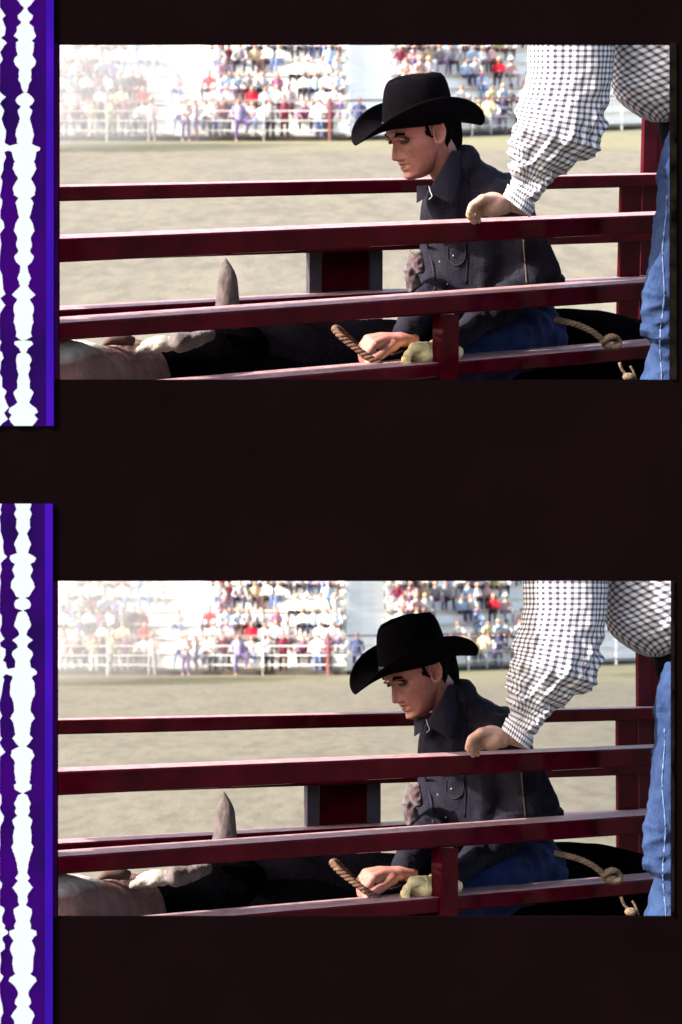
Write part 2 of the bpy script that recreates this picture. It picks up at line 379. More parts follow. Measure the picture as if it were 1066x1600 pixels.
# ---------------------------------------------------------------- spectators
def seated(kind):
    s = G(); t = G(); b = G(); h = G()
    lean = (-.05, -.2, .02)[kind]; sp = (.16, .24, .1)[kind]
    s.limb([(0, 0, .08), (0, lean * .6, .32), (0, lean, .46)], [(.17, .13), (.19, .13), (.15, .1)], 12, (0, 1, 0))
    for q in (-1, 1):
        if kind == 1:
            arm = [(q * .2, lean, .45), (q * .3, lean - .08, .2), (q * .14, lean - .25, .12)]
        elif kind == 0:
            arm = [(q * .2, lean, .45), (q * .27, 0, .2), (q * .16, -.28, .1)]
        else: arm = [(q * .19, lean, .45), (q * .24, -.03, .22), (q * .05, -.2, .22)]
        s.limb(arm, [.065, .055, .045], 8, (0, 1, 0)); b.ball(arm[2], .05, 8, 5); b.limb([(q * .1, lean, .44)] + arm, [.045, .045, .04, .035], 8, (0, 1, 0))
        kn = (q * sp, -.46, .1); ft = (q * sp * (1.1 if kind != 1 else .8), -.5, -.36)
        b.limb([(0, 0, .05), (q * .09, -.02, .04), kn, ft], [.06, .06, .05, .04], 8, (0, 1, 0)); t.limb([(q * .09, -.02, .04), kn], [.1, .075], 10); t.limb([kn, ft], [.07, .05], 10, (0, 1, 0))
        b.ball((ft[0], ft[1] - .05, ft[2] - .03), (.05, .13, .045), 8, 5)
    b.limb([(0, 0, .05), (0, lean * .6, .32), (0, lean, .5)], [(.13, .1), (.14, .1), (.11, .08)], 10, (0, 1, 0))
    b.limb([(0, lean, .46), (0, lean - .02, .62)], [.06, .06], 8, (0, 1, 0)); b.ball((0, lean - .02, .68), (.085, .1, .125), 12, 8)
    h.ball((0, lean + .01, .72), (.095, .105, .1), 12, 6)
    return s, t, b, h, lean
def standing(kind):
    s = G(); t = G(); b = G(); h = G(); L = .93
    lean = (0, .05, .1)[kind]
    s.limb([(0, 0, L), (0, lean * .5, L + .3), (0, lean, L + .48)], [(.17, .12), (.19, .13), (.15, .1)], 12, (0, 1, 0))
    for q in (-1, 1):
        arm = [(q * .21, lean, L + .46), (q * .3, lean + .02, L + .2), (q * (.1 if kind == 1 else .26), lean - (.2 if kind == 1 else .1), L + (.22 if kind != 2 else .05))]
        s.limb(arm, [.065, .055, .045], 8, (0, 1, 0)); b.ball(arm[2], .05, 8, 5); b.limb([(q * .1, lean, L + .45)] + arm, [.045, .045, .04, .035], 8, (0, 1, 0))
        if kind == 2 and q == 1:
            b.limb([(0, 0, L), (.1, 0, L - .02), (.38, -.15, L - .2), (.3, .02, .34)], [.06, .06, .05, .04], 8, (0, 1, 0))
            t.limb([(.1, 0, L - .02), (.38, -.15, L - .2)], [.1, .075], 10, (0, 1, 0)); t.limb([(.38, -.15, L - .2), (.3, .02, .34)], [.07, .055], 10, (0, 1, 0)); b.ball((.32, -.02, .3), (.06, .12, .05), 8, 5)
        else:
            b.limb([(0, 0, L), (q * .09, 0, L - .02), (q * .12, -.02, .5), (q * .13, 0, .06)], [.06, .06, .05, .04], 8, (0, 1, 0))
            t.limb([(q * .09, 0, L - .02), (q * .12, -.02, .5), (q * .13, 0, .08)], [.105, .08, .055], 10, (0, 1, 0)); b.ball((q * .13, -.06, .04), (.05, .13, .045), 8, 5)
    b.limb([(0, 0, L), (0, lean * .5, L + .3), (0, lean, L + .5)], [(.13, .09), (.14, .09), (.11, .08)], 10, (0, 1, 0))
    b.limb([(0, lean, L + .48), (0, lean - .02, L + .62)], [.06, .06], 8, (0, 1, 0)); b.ball((0, lean - .02, L + .7), (.085, .1, .125), 12, 8)
    h.ball((0, lean + .01, L + .74), (.095, .105, .1), 12, 6)
    return s, t, b, h, lean
def hat_mesh(z, y):
    g = G(); g.loft([(0, y, z), (0, y, z + .1), (0, y, z + .13)], [(.1, .12), (.085, .1), (.04, .06)], 12, (0, 1, 0))
    g.loft([(0, y, z - .005), (0, y, z + .012)], [(.2, .22), (.2, .22)], 14, (0, 1, 0)); return g
PROTO = {}
for nm, fn, zz in (('s', seated, .77), ('u', standing, 1.72)):
    for k in range(3):
        s, t, b, h, lean = fn(k)
        out = {}
        for part, g, vx in (('shirt', s, .03), ('trousers', t, .03), ('body', b, .025), ('hair', h, 0), ('hat', hat_mesh(zz, lean), 0)):
            if vx: g.fuse(vx, 2)
            me = bpy.data.meshes.new('spectator_' + part); me.from_pydata([tuple(v) for v in g.V], [], g.F); me.update()
            me.polygons.foreach_set('use_smooth', [True] * len(me.polygons)); me.materials.append(None); out[part] = me
        PROTO[nm + str(k)] = out
SH = {'white': (.78, .78, .78), 'pale blue': (.42, .55, .72), 'grey': (.3, .29, .32), 'pale pink': (.62, .4, .4), 'red': (.5, .012, .03), 'dark maroon': (.14, .02, .045),
      'black': (.03, .025, .04), 'navy': (.04, .045, .12), 'tan': (.45, .36, .24), 'pale yellow': (.68, .6, .34), 'pale grey': (.55, .56, .58), 'lilac': (.3, .26, .48), 'plum': (.2, .08, .15), 'teal grey': (.3, .4, .4)}
TR = {'black': (.035, .028, .04), 'blue': (.12, .17, .34), 'dark brown': (.09, .045, .045), 'grey': (.25, .24, .27), 'purple': (.13, .09, .22), 'pale': (.6, .62, .66), 'navy': (.03, .035, .08)}
HR = {'dark': (.04, .025, .02), 'brown': (.12, .07, .045), 'fair': (.4, .3, .18)}
SK = [(.45, .24, .18), (.55, .33, .26), (.35, .18, .13)]
def cm(kind, nm, c): return mat(kind + '_' + nm.replace(' ', '_'), c, .85, .2, var=.12, vscale=6)
ORD = 'first second third fourth fifth sixth seventh eighth ninth tenth eleventh twelfth thirteenth fourteenth fifteenth sixteenth seventeenth eighteenth nineteenth twentieth'.split()
TENS = {2: 'twenty', 3: 'thirty'}
def ordw(n):
    if n <= 20: return ORD[n - 1]
    t, u = divmod(n, 10); return (TENS[t] + '-' + ORD[u - 1]) if u else ('thirtieth' if t == 3 else 'fortieth')
def person(proto, p, rz, shirt, trous, hatc, hair, label, group, sc=1):
    t = thing('person', label, 'person', p, group); t.rotation_euler = (0, 0, rz); t.scale = (sc, sc, sc)
    mats = {'shirt': cm('shirt', shirt, SH[shirt]), 'trousers': cm('trousers', trous, TR[trous]), 'body': mat('far_skin_%d' % random.randrange(3), SK[random.randrange(3)], .7)}
    hm = cm('hair', hair, HR[hair])
    for part in ('shirt', 'trousers', 'body') + (('hat',) if hatc else ('hair',)):
        o = bpy.data.objects.new(part, PROTO[proto][part]); COL.objects.link(o); o.parent = t
        m = mats.get(part) or (cm('hat', hatc, SH[hatc]) if part == 'hat' else hm)
        o.material_slots[0].link = 'OBJECT'; o.material_slots[0].material = m
random.seed(11)
shn = ['white'] * 9 + ['pale blue'] * 6 + ['grey'] * 3 + ['pale pink'] * 4 + ['pale grey'] * 5 + ['red', 'dark maroon', 'dark maroon', 'black', 'navy', 'tan', 'tan', 'pale yellow', 'lilac', 'plum', 'teal grey']
trn = ['black'] * 8 + ['blue'] * 3 + ['dark brown'] * 5 + ['navy'] * 3 + ['grey'] * 2 + ['purple'] * 2 + ['pale'] * 2
special = {(2, 334): 'red'}
GRP = 'spectators seated in the white bleachers'
for k in range(7):
    b = .55 + k * RUN; z = GZ + .3 + k * RISE
    xs = []; x = 92 + random.uniform(0, 14)
    while x < 835 or (955 < x < 990):
        if x < 232: pr = .62
        elif x < 315: pr = .12
        elif x < 535: pr = .70
        elif x < 622: pr = 0
        elif x < 835: pr = .68
        else: pr = .3
        if random.random() < pr: xs.append(x)
        x += random.uniform(15, 23)
        if 835 < x < 955: x = 955
    for j, x in enumerate(xs):
        p = farpt(x, z + .5, b + .58)
        sh = random.choice(shn); tr = random.choice(trn); hr = random.choice(list(HR)); hc = random.choice(['white', 'tan', 'black', 'grey']) if random.random() < .22 else None
        if k == 2 and 320 < x < 342: sh = 'red'
        if k == 3 and 770 < x < 795: sh = 'red'
        if k == 1 and 752 < x < 775: sh = 'pale yellow'
        lab = f"seated spectator, {sh} shirt, {tr} trousers, {ordw(k + 1)} row, {ordw(j + 1)} from left, " + '{f} frame'
        person('s%d' % random.choice((0, 0, 1, 1, 2)), p, random.uniform(-.55, .55) + (.3 if x > 612 else 0), sh, tr, hc, hr, lab, GRP, random.uniform(1.02, 1.16))
# people standing at the fence
stand_l = [(104, 0, 'pale pink', 'grey'), (150, 0, 'tan', 'pale'), (180, 1, 'tan', 'grey'), (200, 0, 'plum', 'grey'), (243, 0, 'pale pink', 'grey'), (295, 1, 'pale pink', 'purple'),
           (335, 1, 'white', 'black'), (353, 0, 'dark maroon', 'grey'), (377, 2, 'lilac', 'purple'), (424, 0, 'grey', 'black'), (446, 0, 'dark maroon', 'dark brown'),
           (500, 0, 'white', 'blue'), (514, 0, 'plum', 'dark brown'), (561, 2, 'navy', 'navy'), (760, 0, 'pale yellow', 'pale'), (783, 1, 'navy', 'grey')]
for j, (x, k, sh, tr) in enumerate(stand_l):
    fr = x in (243, 295, 311, 377)
    p = farpt(x, GZ, 0); p.y += -.35 if fr else .32
    if not fr: p.z += .02
    lab = f"{sh} shirted spectator standing at the arena fence, {ordw(j + 1)} from left, " + '{f} frame'
    person('u%d' % k, p, random.uniform(-.3, .3), sh, tr, 'tan' if x in (243, 180) else None, 'dark', lab, 'spectators standing at the far fence')

# ---------------------------------------------------------------- dust drifting over the left side of the arena
dm = bpy.data.materials.new('drifting_dust'); dm.use_nodes = True; n = dm.node_tree; n.nodes.remove(n.nodes['Principled BSDF'])
pv = n.nodes.new('ShaderNodeVolumePrincipled'); pv.inputs['Color'].default_value = (.68, .68, .67, 1); pv.inputs['Density'].default_value = .11; pv.inputs['Anisotropy'].default_value = .2
n.links.new(pv.outputs[0], n.nodes['Material Output'].inputs['Volume'])
g = G()
g.ball(P(80, 130, 84), (5.0, 5.5, 3.4), 20, 12); g.ball(P(200, 150, 86), (2.6, 2.5, 2.6), 18, 10); g.ball(P(30, 190, 84), (3.5, 3, 1.9), 16, 10)
g.ball(P(255, 140, 87), (3.2, 2.0, 2.9), 18, 10); g.fuse(.3, 8); g.V[:, 2] = np.maximum(g.V[:, 2], GZ + .05)
d = g.build('dust_cloud', dm, None, True); d['kind'] = 'stuff'; d['label'] = 'pale dust hanging before the left bleachers, {f} film frame'

# ================================================================ THE BULL
bl = thing('bull', 'black bull with roan face and upright grey horn crouched in the chute, {f} film frame', 'bull', P(640, 0, 6.35)); bl.location.z = DECKZ
def Dm(x): return Dn(x) + .49
g = G()
bx = [(1045, 580), (1000, 572), (930, 562), (840, 566), (740, 590), (640, 600), (540, 602), (440, 602), (370, 602), (318, 610)]
br = [.1, .19, .21, .23, .235, .24, .245, .24, .22, .18]
g.limb([P(x, y, Dm(x)) for x, y in bx], [(r * .98, r * .86) for r in br], 24)
for x in (960, 420):                          # folded legs
    for q in (-1, 1):
        c = P(x, 0, Dm(x)) + FN * (q * .16); c.z = -.98
        e = c - FD * .16; e.z = -1.14; h = c + FD * .12; h.z = -1.185
        g.limb([c, e, h], [.09, .06, .05], 12)
g.fuse(.02, 6).wrinkle(.012, 5, ridge=False)
body = g.build('body', M_BULL, bl, True)
g = G()
g.limb([P(1050, 560, Dm(1050)), P(1062, 640, Dm(1062)), P(1062, 700, Dm(1062))], [.03, .022, .03], 10)
g.build('tail', M_BULL, bl, True)
g = G()
g.limb([P(215, 580, 5.92), P(160, 590, 5.72), P(82, 594, 5.50)], [(.10, .105), (.095, .10), (.115, .125)], 20)
g.ball(P(165, 556, 5.74), (.07, .06, .045)); g.ball(P(96, 610, 5.53), (.07, .06, .05)); g.ball(P(198, 553, 5.80), (.045, .05, .05))
g.fuse(.008, 5).wrinkle(.006, 14, ridge=False)
g.build('head', M_ROAN, bl, True)
g = G(); g.limb([P(216, 540, 5.74), P(245, 532, 5.74), P(274, 531, 5.74)], [.02, .026, .024], 14); g.fuse(.006, 3).wrinkle(.007, 30, ridge=False)
g.build('poll', M_WHIDE, bl, True)
g = G(); g.limb([P(276, 529, 5.74), P(300, 525, 5.78), P(326, 517, 5.84)], [.03, .026, .02], 14); g.fuse(.006, 3).wrinkle(.005, 30, ridge=False)
g.build('neck_patch', M_GREYH, bl, True)
g = G(); g.limb([P(250, 566, 5.95), P(300, 565, 6.02), P(360, 560, 6.1)], [(.075, .075), (.1, .1), (.12, .13)], 18); g.fuse(.012, 4)
g.build('neck', M_BULL, bl, True)
g = G(); pe = [P(208, 527, 5.74), P(190, 523, 5.73), P(172, 525, 5.72), P(158, 533, 5.71)]
g.loft(pe, [(.012, .012), (.012, .018), (.01, .013), (.003, .003)], 12); g.build('ear', M_EARH, bl, True)
g = G(); hp = spline([P(352, 506, 5.98), P(355, 470, 5.98), P(355, 430, 5.98), P(354, 408, 5.98), P(353, 394, 5.98)], 5)
hr_ = np.interp(np.linspace(0, 4, len(hp)), [0, 1, 2, 3, 4], [.042, .0365, .031, .018, .003])
g.loft(hp, [(float(r), float(r) * .8) for i, r in enumerate(hr_)], 20, (0, 1, 0)); g.fuse(.0035, 2).wrinkle(.004, 24, (1, 1, .35), ridge=False); g.build('horn', M_HORN, bl, True)

# ropes
def braid(pts, r, tw, m, name, label, cat, n=14):
    c = spline(pts, n); t = thing(name, label, cat, c[len(c) // 2])
    L = [0]
    for i in range(1, len(c)): L.append(L[-1] + (c[i] - c[i - 1]).length)
    for k in range(3):
        q = []
        for i, p in enumerate(c):
            tg = (c[min(i + 1, len(c) - 1)] - c[max(i - 1, 0)]).normalized(); u = tg.cross(Vector((.2, 1, .1))).normalized(); v = u.cross(tg)
            a = L[i] * tw + k * 2.094; q.append(p + u * (math.cos(a) * r * .5) + v * (math.sin(a) * r * .5))
        G().loft(q, [r * .62] * len(q), 8).build('strand', m, t, True)
    return t
braid([P(560, 537, 6.2), P(545, 522, 6.16), P(530, 508, 6.12), P(523, 507, 6.08), P(530, 516, 6.05), P(548, 531, 6.04), P(575, 551, 6.03), P(598, 566, 6.03), P(625, 590, 6.05)],
      .0092, 150, M_ROPE2, 'bull_rope', 'brown braided rope looping up from the bull beside the bare hand, {f} film frame', 'rope', 16)
rp = braid([P(868, 492, 6.3), P(890, 497, 6.3), P(912, 504, 6.3), P(932, 515, 6.3), P(950, 531, 6.3)], .0085, 150, M_ROPE, 'flank_rope', 'pale twisted rope running over the bull rump to a knot, {f} film frame', 'rope', 14)
g = G()
for k in range(3):
    q = [P(958, 529, 6.29) + Vector((.024 * math.cos(a) * (1 - .12 * k), .012 * math.sin(a * 2 + k), .015 * math.sin(a) - .003 * k + .006 * k)) for a in np.linspace(0, 6.0, 22)]
    g.loft(q, [.0075] * len(q), 8)
g.build('knot', M_ROPE, rp, True)
hk = thing('halter', 'tan strap ends and ring hanging below the lowest rail by the jeans, {f} film frame', 'strap', P(985, 575, 6.1))
G().loft(spline([P(971, 560, 6.1), P(975, 571, 6.1), P(984, 581, 6.1), P(990, 586, 6.1)], 5), [.0045] * 16, 8).build('strap', M_ROPE, hk, True)
G().loft(spline([P(988, 566, 6.1), P(993, 574, 6.1), P(998, 588, 6.1)], 5), [.0035] * 11, 8).build('strap', M_ROPE, hk, True)
g = G(); g.ball(P(986, 583, 6.09), (.018, .012, .012)); g.build('ring', M_ROPE, hk, True)

# ================================================================ HEAD (own coordinates: +x forward, +y left, +z up, origin at eye height)
def head_mesh(nz=120, nt=120):
    zk = [-.119, -.113, -.102, -.090, -.0805, -.074, -.0685, -.061, -.050, -.03, -.005, .018, .05, .08, .10, .112, .117]
    xf = [.042, .071, .0835, .0800, .0805, .081, .081, .081, .081, .080, .078, .0855, .076, .062, .045, .022, .002]
    zb = [-.119, -.105, -.085, -.06, -.03, 0, .04, .07, .095, .112, .117]
    xb = [.01, -.005, -.022, -.05, -.075, -.09, -.099, -.09, -.066, -.03, -.002]
    zw = [-.119, -.112, -.10, -.085, -.06, -.03, .0, .03, .06, .085, .105, .117]
    wv = [.008, .023, .035, .045, .056, .0645, .0705, .075, .074, .062, .036, .003]
    V = []; Fc = []
    for i in range(nz):
        u = i / (nz - 1); z = -.119 + .236 * (.5 - .5 * math.cos(math.pi * (u * .86 + .07)) - .0121) / .9758
        z = min(max(z, -.119), .117)
        f_, b_, w_ = np.interp(z, zk, xf), np.interp(z, zb, xb), np.interp(z, zw, wv)
        xc = (f_ + b_) / 2; a = (f_ - b_) / 2
        for k in range(nt):
            th = 2 * math.pi * k / nt
            th = th - .28 * math.sin(2 * th) * .5
            c, s_ = math.cos(th), math.sin(th); e = .88
            x = xc + a * math.copysign(abs(c) ** e, c); y = w_ * math.copysign(abs(s_) ** e, s_)
            if c > 0:
                # jaw tapers towards the chin, cheeks hollow
                ga = lambda y0, sy, z0, sz: math.exp(-((abs(y) - y0) / sy) ** 2 - ((z - z0) / sz) ** 2)
                nb = np.interp(z, [-.062, -.054, -.047, -.040, -.02, .0, .016, .03], [0, .004, .022, .027, .018, .009, .003, 0])
                sy = np.interp(z, [-.055, -.045, -.02, .01], [.013, .0125, .0085, .0085])
                x += nb * math.exp(-(y / sy) ** 2)
                x += .008 * ga(.0155, .006, -.047, .007)          # nostril wings
                x -= .013 * ga(.031, .014, -.002, .012)           # eye sockets
                x += .006 * ga(.03, .02, .021, .008)              # brow
                x += .005 * ga(.046, .016, -.028, .016)            # cheekbone
                y += math.copysign(.004 * ga(.06, .02, -.02, .02), y)
                x += .0065 * ga(.0, .021, -.0615, .0055) + .007 * ga(.0, .019, -.0775, .0055) - .003 * ga(.0, .02, -.0695, .003)           # mouth line
                x -= .002 * ga(.043, .014, -.068, .02)
                x -= .003 * ga(.0, .02, -.089, .005); x += .004 * ga(0, .016, -.103, .01)
                x += .004 * ga(.028, .006, -.055, .014)           # nasolabial fold
            V.append((x, y, z))
    for i in range(nz - 1):
        for k in range(nt):
            a = i * nt + k; b = i * nt + (k + 1) % nt; Fc.append((a, b, b + nt, a + nt))
    Fc.append(tuple(range(nt - 1, -1, -1))); Fc.append(tuple((nz - 1) * nt + k for k in range(nt)))
    return V, Fc
HV, HF = head_mesh()
def addm(name, g, m, parent, smooth=True, loc=(0, 0, 0)):
    me = bpy.data.meshes.new(name); me.from_pydata([tuple(v) for v in g.V], [], [tuple(f) for f in g.F]); me.update()
    me.polygons.foreach_set('use_smooth', [smooth] * len(me.polygons)); me.materials.append(m)
    o = bpy.data.objects.new(name, me); COL.objects.link(o); o.parent = parent; o.location = loc; return o
def build_head(root, M, skin, hat=True):
    g = G(); g.add(HV, HF)
    g.limb([(-.02, 0, -.03), (-.04, 0, -.10), (-.05, 0, -.15)], [(.052, .06), (.05, .05), (.048, .045)], 20, (0, 1, 0))
    for q in (-1, 1):                                      # ears: bowl with rolled rim
        nr, na = 9, 28; b = len(g.V)
        for i in range(nr):
            r = i / (nr - 1)
            for k in range(na):
                a = 2 * math.pi * k / na; rr = r
                px_ = -.012 + rr * .0185 * math.cos(a) - .004 * rr * math.sin(a); pz = -.012 + rr * (.033 if math.sin(a) > 0 else .028) * math.sin(a)
                if math.sin(a) < 0: px_ += .005 * rr * -math.sin(a); 
                out = .069 + .012 * r ** 2 + (.007 if r > .72 else 0) * (1 if math.cos(a) < .6 else .3) + .006 * (math.cos(a) < .2) * r
                if i == nr - 1: out -= .007
                out += .006 * math.exp(-((r - .5) / .15) ** 2) * (math.cos(a) < .4)
                g.V.append((px_, q * out, pz))
        for i in range(nr - 1):
            for k in range(na): x0 = b + i * na + k; x1 = b + i * na + (k + 1) % na; g.F.append((x0, x1, x1 + na, x0 + na))
    h = addm('head', g, skin, root); h.matrix_local = M
    for q in (-1, 1):
        e = G(); e.ball((.0695, q * .031, -.002), (.0105, .013, .0075), 16, 10); eo = addm('eye', e, M_EYEW, h)
        e = G(); e.ball((.0795, q * .031, -.003), (.004, .0055, .005), 12, 8); addm('iris', e, M_EYE, h)
        e = G(); e.limb([(.083, q * .016, .016), (.084, q * .03, .021), (.074, q * .05, .017)], [.0035, .0042, .003], 8); addm('eyebrow', e, M_HAIR, h)
        e = G(); e.limb([(.084, q * .018, .0065), (.085, q * .031, .0095), (.078, q * .044, .004)], [.003, .004, .003], 8); addm('eyelid', e, skin, h)
    for z, dx, rr in ((-.0625, .0845, .0042), (-.0765, .0825, .005)):
        e = G(); pp = spline([(dx - .016, .025, z - .003), (dx - .004, .013, z), (dx, 0, z + .0005), (dx - .004, -.013, z), (dx - .016, -.025, z - .003)], 5)
        e.loft(pp, [rr * (.25 + .75 * math.sin(math.pi * i / (len(pp) - 1))) for i in range(len(pp))], 10); addm('lip', e, M_LIP, h)
    # hair: shell over skull, clipped to a hairline
    hv = np.array(HV); V = []; Fc = []
    c0 = np.array((-.01, 0, .02))
    def keep(p):
        x, y, z = p
        if z > .052: return True
        if x < -.03 and z > -.088: return True
        if x < .026 and abs(y) > .04 and z > .018: return True
        if .004 < x < .022 and abs(y) > .05 and z > -.006 - (.022 - x) * .9: return True
        return False
    for p in hv:
        k = 1.075 + .03 * noise.noise(Vector(p * 45)) + .02 * noise.noise(Vector((p[0] * 160, p[1] * 160, p[2] * 30)))
        if p[0] < -.02 and p[2] < -.01: k += .07
        if p[2] > .035: k = min(k, 1.0 + .07 * max(0, 1 - (p[2] - .035) / .02))
        V.append(tuple(c0 + (p - c0) * k))
    Fc = [f for f in HF[:-2] if all(keep(hv[i]) for i in f)]
    e = G(); e.limb([(-.074, 0, -.01), (-.068, 0, -.05), (-.060, 0, -.088)], [(.054, .026), (.050, .022), (.042, .012)], 18, (0, 1, 0)); e.add(V, Fc); ho = addm('hair', e, M_HAIR, h); md = ho.modifiers.new('thick', 'SOLIDIFY'); md.thickness = .006; md.offset = -1
    if hat:
        g = G(); nt = 72; prof = []
        # crown, outside, from hat band up to creased top
        cr = [(0, .103, .088), (.02, .102, .087), (.05, .0985, .0845), (.08, .095, .081), (.105, .0905, .0765), (.122, .084, .070), (.133, .075, .061), (.138, .062, .049), (.136, .045, .034), (.131, .025, .02), (.129, .003, .003)]
        V = []; rings = []
        for (z, a, b) in cr:
            for k in range(nt):
                t = 2 * math.pi * k / nt; c, s_ = math.cos(t), math.sin(t)
                zz = z
                if z > .09:
                    w = (z - .09) / .048
                    zz -= .024 * w * math.exp(-(b * s_ / .022) ** 2) * (1 if a < .07 else .3)      # centre crease
                    zz += .004 * w * c * -1
                bb = b
                if z > .06: bb *= 1 - .22 * ((z - .06) / .08) * max(0, c) ** 2                    # front pinch
                V.append((a * c, bb * s_, zz))
        m = len(cr)
        Fc = [(i * nt + k, i * nt + (k + 1) % nt, (i + 1) * nt + (k + 1) % nt, (i + 1) * nt + k) for i in range(m - 1) for k in range(nt)]
        g.add(V, Fc)
        # brim, curled up at the sides
        nb = 14; V = []
        for j in range(nb):
            r = j / (nb - 1)
            for k in range(nt):
                t = 2 * math.pi * k / nt; c, s_ = math.cos(t), math.sin(t)
                ex = .205 if c > 0 else .2; a = .1025 + (ex - .1025) * r; b = .0875 + (.150 - .0875) * (r - .30 * r ** 3)
                up = abs(s_) ** 1.45
                z = .070 * up * r ** 1.6 - (1 - up) * (.034 if c > 0 else .020) * r ** 1.3 + .003
                V.append((a * c * (1 - .03 * abs(s_)), b * s_, z))
        g.add(V, [(j * nt + k, (j + 1) * nt + k, (j + 1) * nt + (k + 1) % nt, j * nt + (k + 1) % nt) for j in range(nb - 1) for k in range(nt)])
        ho = addm('hat', g, M_FELT, h); md = ho.modifiers.new('felt', 'SOLIDIFY'); md.thickness = .0035; md.offset = 0
        HL = Matrix.Translation((-.005, 0, .0115)) @ Matrix.Rotation(R(-15), 4, 'Y') @ Matrix.Scale(.985, 4); ho.matrix_local = HL
        g = G(); V = []
        for z, a, b in ((.004, .1055, .0905), (.021, .1045, .0895), (.021, .1015, .0865), (.004, .1025, .0875)):
            V += [(a * math.cos(2 * math.pi * k / nt), b * math.sin(2 * math.pi * k / nt), z) for k in range(nt)]
        g.add(V, [(i * nt + k, i * nt + (k + 1) % nt, ((i + 1) % 4) * nt + (k + 1) % nt, ((i + 1) % 4) * nt + k) for i in range(4) for k in range(nt)])
        bo = addm('hat_band', g, M_BAND, h); bo.matrix_local = HL
    return h

# ================================================================ THE RIDER
rd = thing('person', 'rider in black cowboy hat and denim jacket on the bull, looking left, {f} film frame', 'person', P(800, 0, 6.4)); rd.location.z = DECKZ
def head_matrix(px, py, D, yaw, pitch, roll=0):
    """yaw: 0 = facing left in the picture, positive turns towards the camera; pitch positive = looking down"""
    fwd = Vector((-math.cos(yaw), -math.sin(yaw), 0)); z = Vector((0, 0, 1)); lf = z.cross(fwd)
    B = Matrix((fwd, lf, z)).transposed().to_4x4()
    B = B @ Matrix.Rotation(pitch, 4, 'Y') @ Matrix.Rotation(roll, 4, 'X')
    return Matrix.Translation(P(px, py, D) - rd.location) @ B
HM = head_matrix(653, 201, 6.5, R(30), R(20), R(3)) @ Matrix.Scale(1.09, 4)
hd = build_head(rd, HM, M_SKIN)
# jacket
g = G()
g.limb([P(722, 268, 6.55), P(742, 325, 6.58), P(760, 400, 6.60), P(787, 480, 6.62), P(805, 520, 6.62)], [(.07, .075), (.13, .115), (.145, .12), (.15, .125), (.15, .13)], 24, (0, 1, 0))
g.ball(P(726, 250, 6.53), (.04, .075, .055)); g.ball(P(783, 300, 6.57), (.07, .10, .07)); g.ball(P(714, 322, 6.55), (.115, .11, .10)); g.ball(P(765, 300, 6.56), (.085, .11, .075)); g.ball(P(795, 400, 6.60), (.11, .12, .16)); g.ball(P(745, 277, 6.56), (.07, .10, .05))
g.limb([P(784, 312, 6.48), P(815, 365, 6.50), P(845, 418, 6.53)], [.078, .068, .058], 16, (0, 1, 0))
g.limb([P(845, 418, 6.53), P(775, 478, 6.36), P(706, 530, 6.19)], [.06, .052, .042], 16)
g.limb([P(698, 318, 6.68), P(684, 370, 6.7), P(682, 440, 6.62)], [.07, .062, .056], 16, (0, 1, 0))
g.limb([P(682, 440, 6.60), P(657, 488, 6.40), P(634, 514, 6.2)], [.06, .05, .04], 16)
g.fuse(.009, 6)
g.wrinkle(.010, 9, (1, 1, .55), 3).wrinkle(.0035, 26, (1, 1, .6), 9)
jk = g.build('jacket', M_JACK, rd, True)
bvh = BVHTree.FromPolygons([Vector(v) for v in g.V], g.F)
def surf(x, y, bv=None, lift=.003):
    d_ = P(x, y, 1).normalized(); h_ = (bv or bvh).ray_cast(Vector((0, 0, 0)), d_)
    return h_[0] - d_ * lift if h_[0] else P(x, y, 6.4)
# shirt tail bump behind the elbow
g = G(); g.limb([P(854, 428, 6.58), P(870, 431, 6.58)], [.034, .024], 12); g.fuse(.005, 3).wrinkle(.005, 40); g.build('jacket_tail', M_JACK2, rd, True)
# collar: thick pointed flaps
def flap(px, D0, thick=.005, m=M_JACK2, name='collar', lift=None, N=9):
    """closed quad patch from pixel corners (tl,tr,br,bl) with given depth"""
    V = []; tl, tr, br_, bl_ = px
    for s in (0, 1):
        for i in range(N):
            for j in range(N):
                u, v = i / (N - 1), j / (N - 1)
                x = (tl[0] * (1 - u) + tr[0] * u) * (1 - v) + (bl_[0] * (1 - u) + br_[0] * u) * v
                y = (tl[1] * (1 - u) + tr[1] * u) * (1 - v) + (bl_[1] * (1 - u) + br_[1] * u) * v
                dd = [c[2] if len(c) > 2 else D0 for c in px]
                D = (dd[0] * (1 - u) + dd[1] * u) * (1 - v) + (dd[3] * (1 - u) + dd[2] * u) * v
                D += s * thick - .012 * math.sin(math.pi * u) * math.sin(math.pi * v * .8)
                V.append(P(x, y, D))
    Fc = []; n2 = N * N
    for i in range(N - 1):
        for j in range(N - 1):
            a = i * N + j; Fc.append((a, a + 1, a + N + 1, a + N)); Fc.append((n2 + a, n2 + a + N, n2 + a + N + 1, n2 + a + 1))
    for i in range(N - 1):
        for a, b in ((i, i + 1), ((N - 1) * N + i, (N - 1) * N + i + 1), (i * N, (i + 1) * N), (i * N + N - 1, (i + 1) * N + N - 1)): Fc.append((a, b, n2 + b, n2 + a))
    g = G(); g.add(V, Fc); o = g.build(name, m, rd, True, own=False); gfix(o); return o
flap([(704, 231, 6.45), (726, 232, 6.50), (709, 318, 6.40), (668, 293, 6.41)], 6.4)
flap([(650, 285, 6.52), (668, 283, 6.47), (664, 303, 6.41), (650, 312, 6.46)], 6.45)
g = G()
q = [P(669, 285, 6.40), P(671, 293, 6.385), P(674, 301, 6.375), P(669, 306, 6.375)]
g.loft(spline(q, 5), [.0016] * 16, 6); g.build('collar_edge', M_SNAP, rd, True)
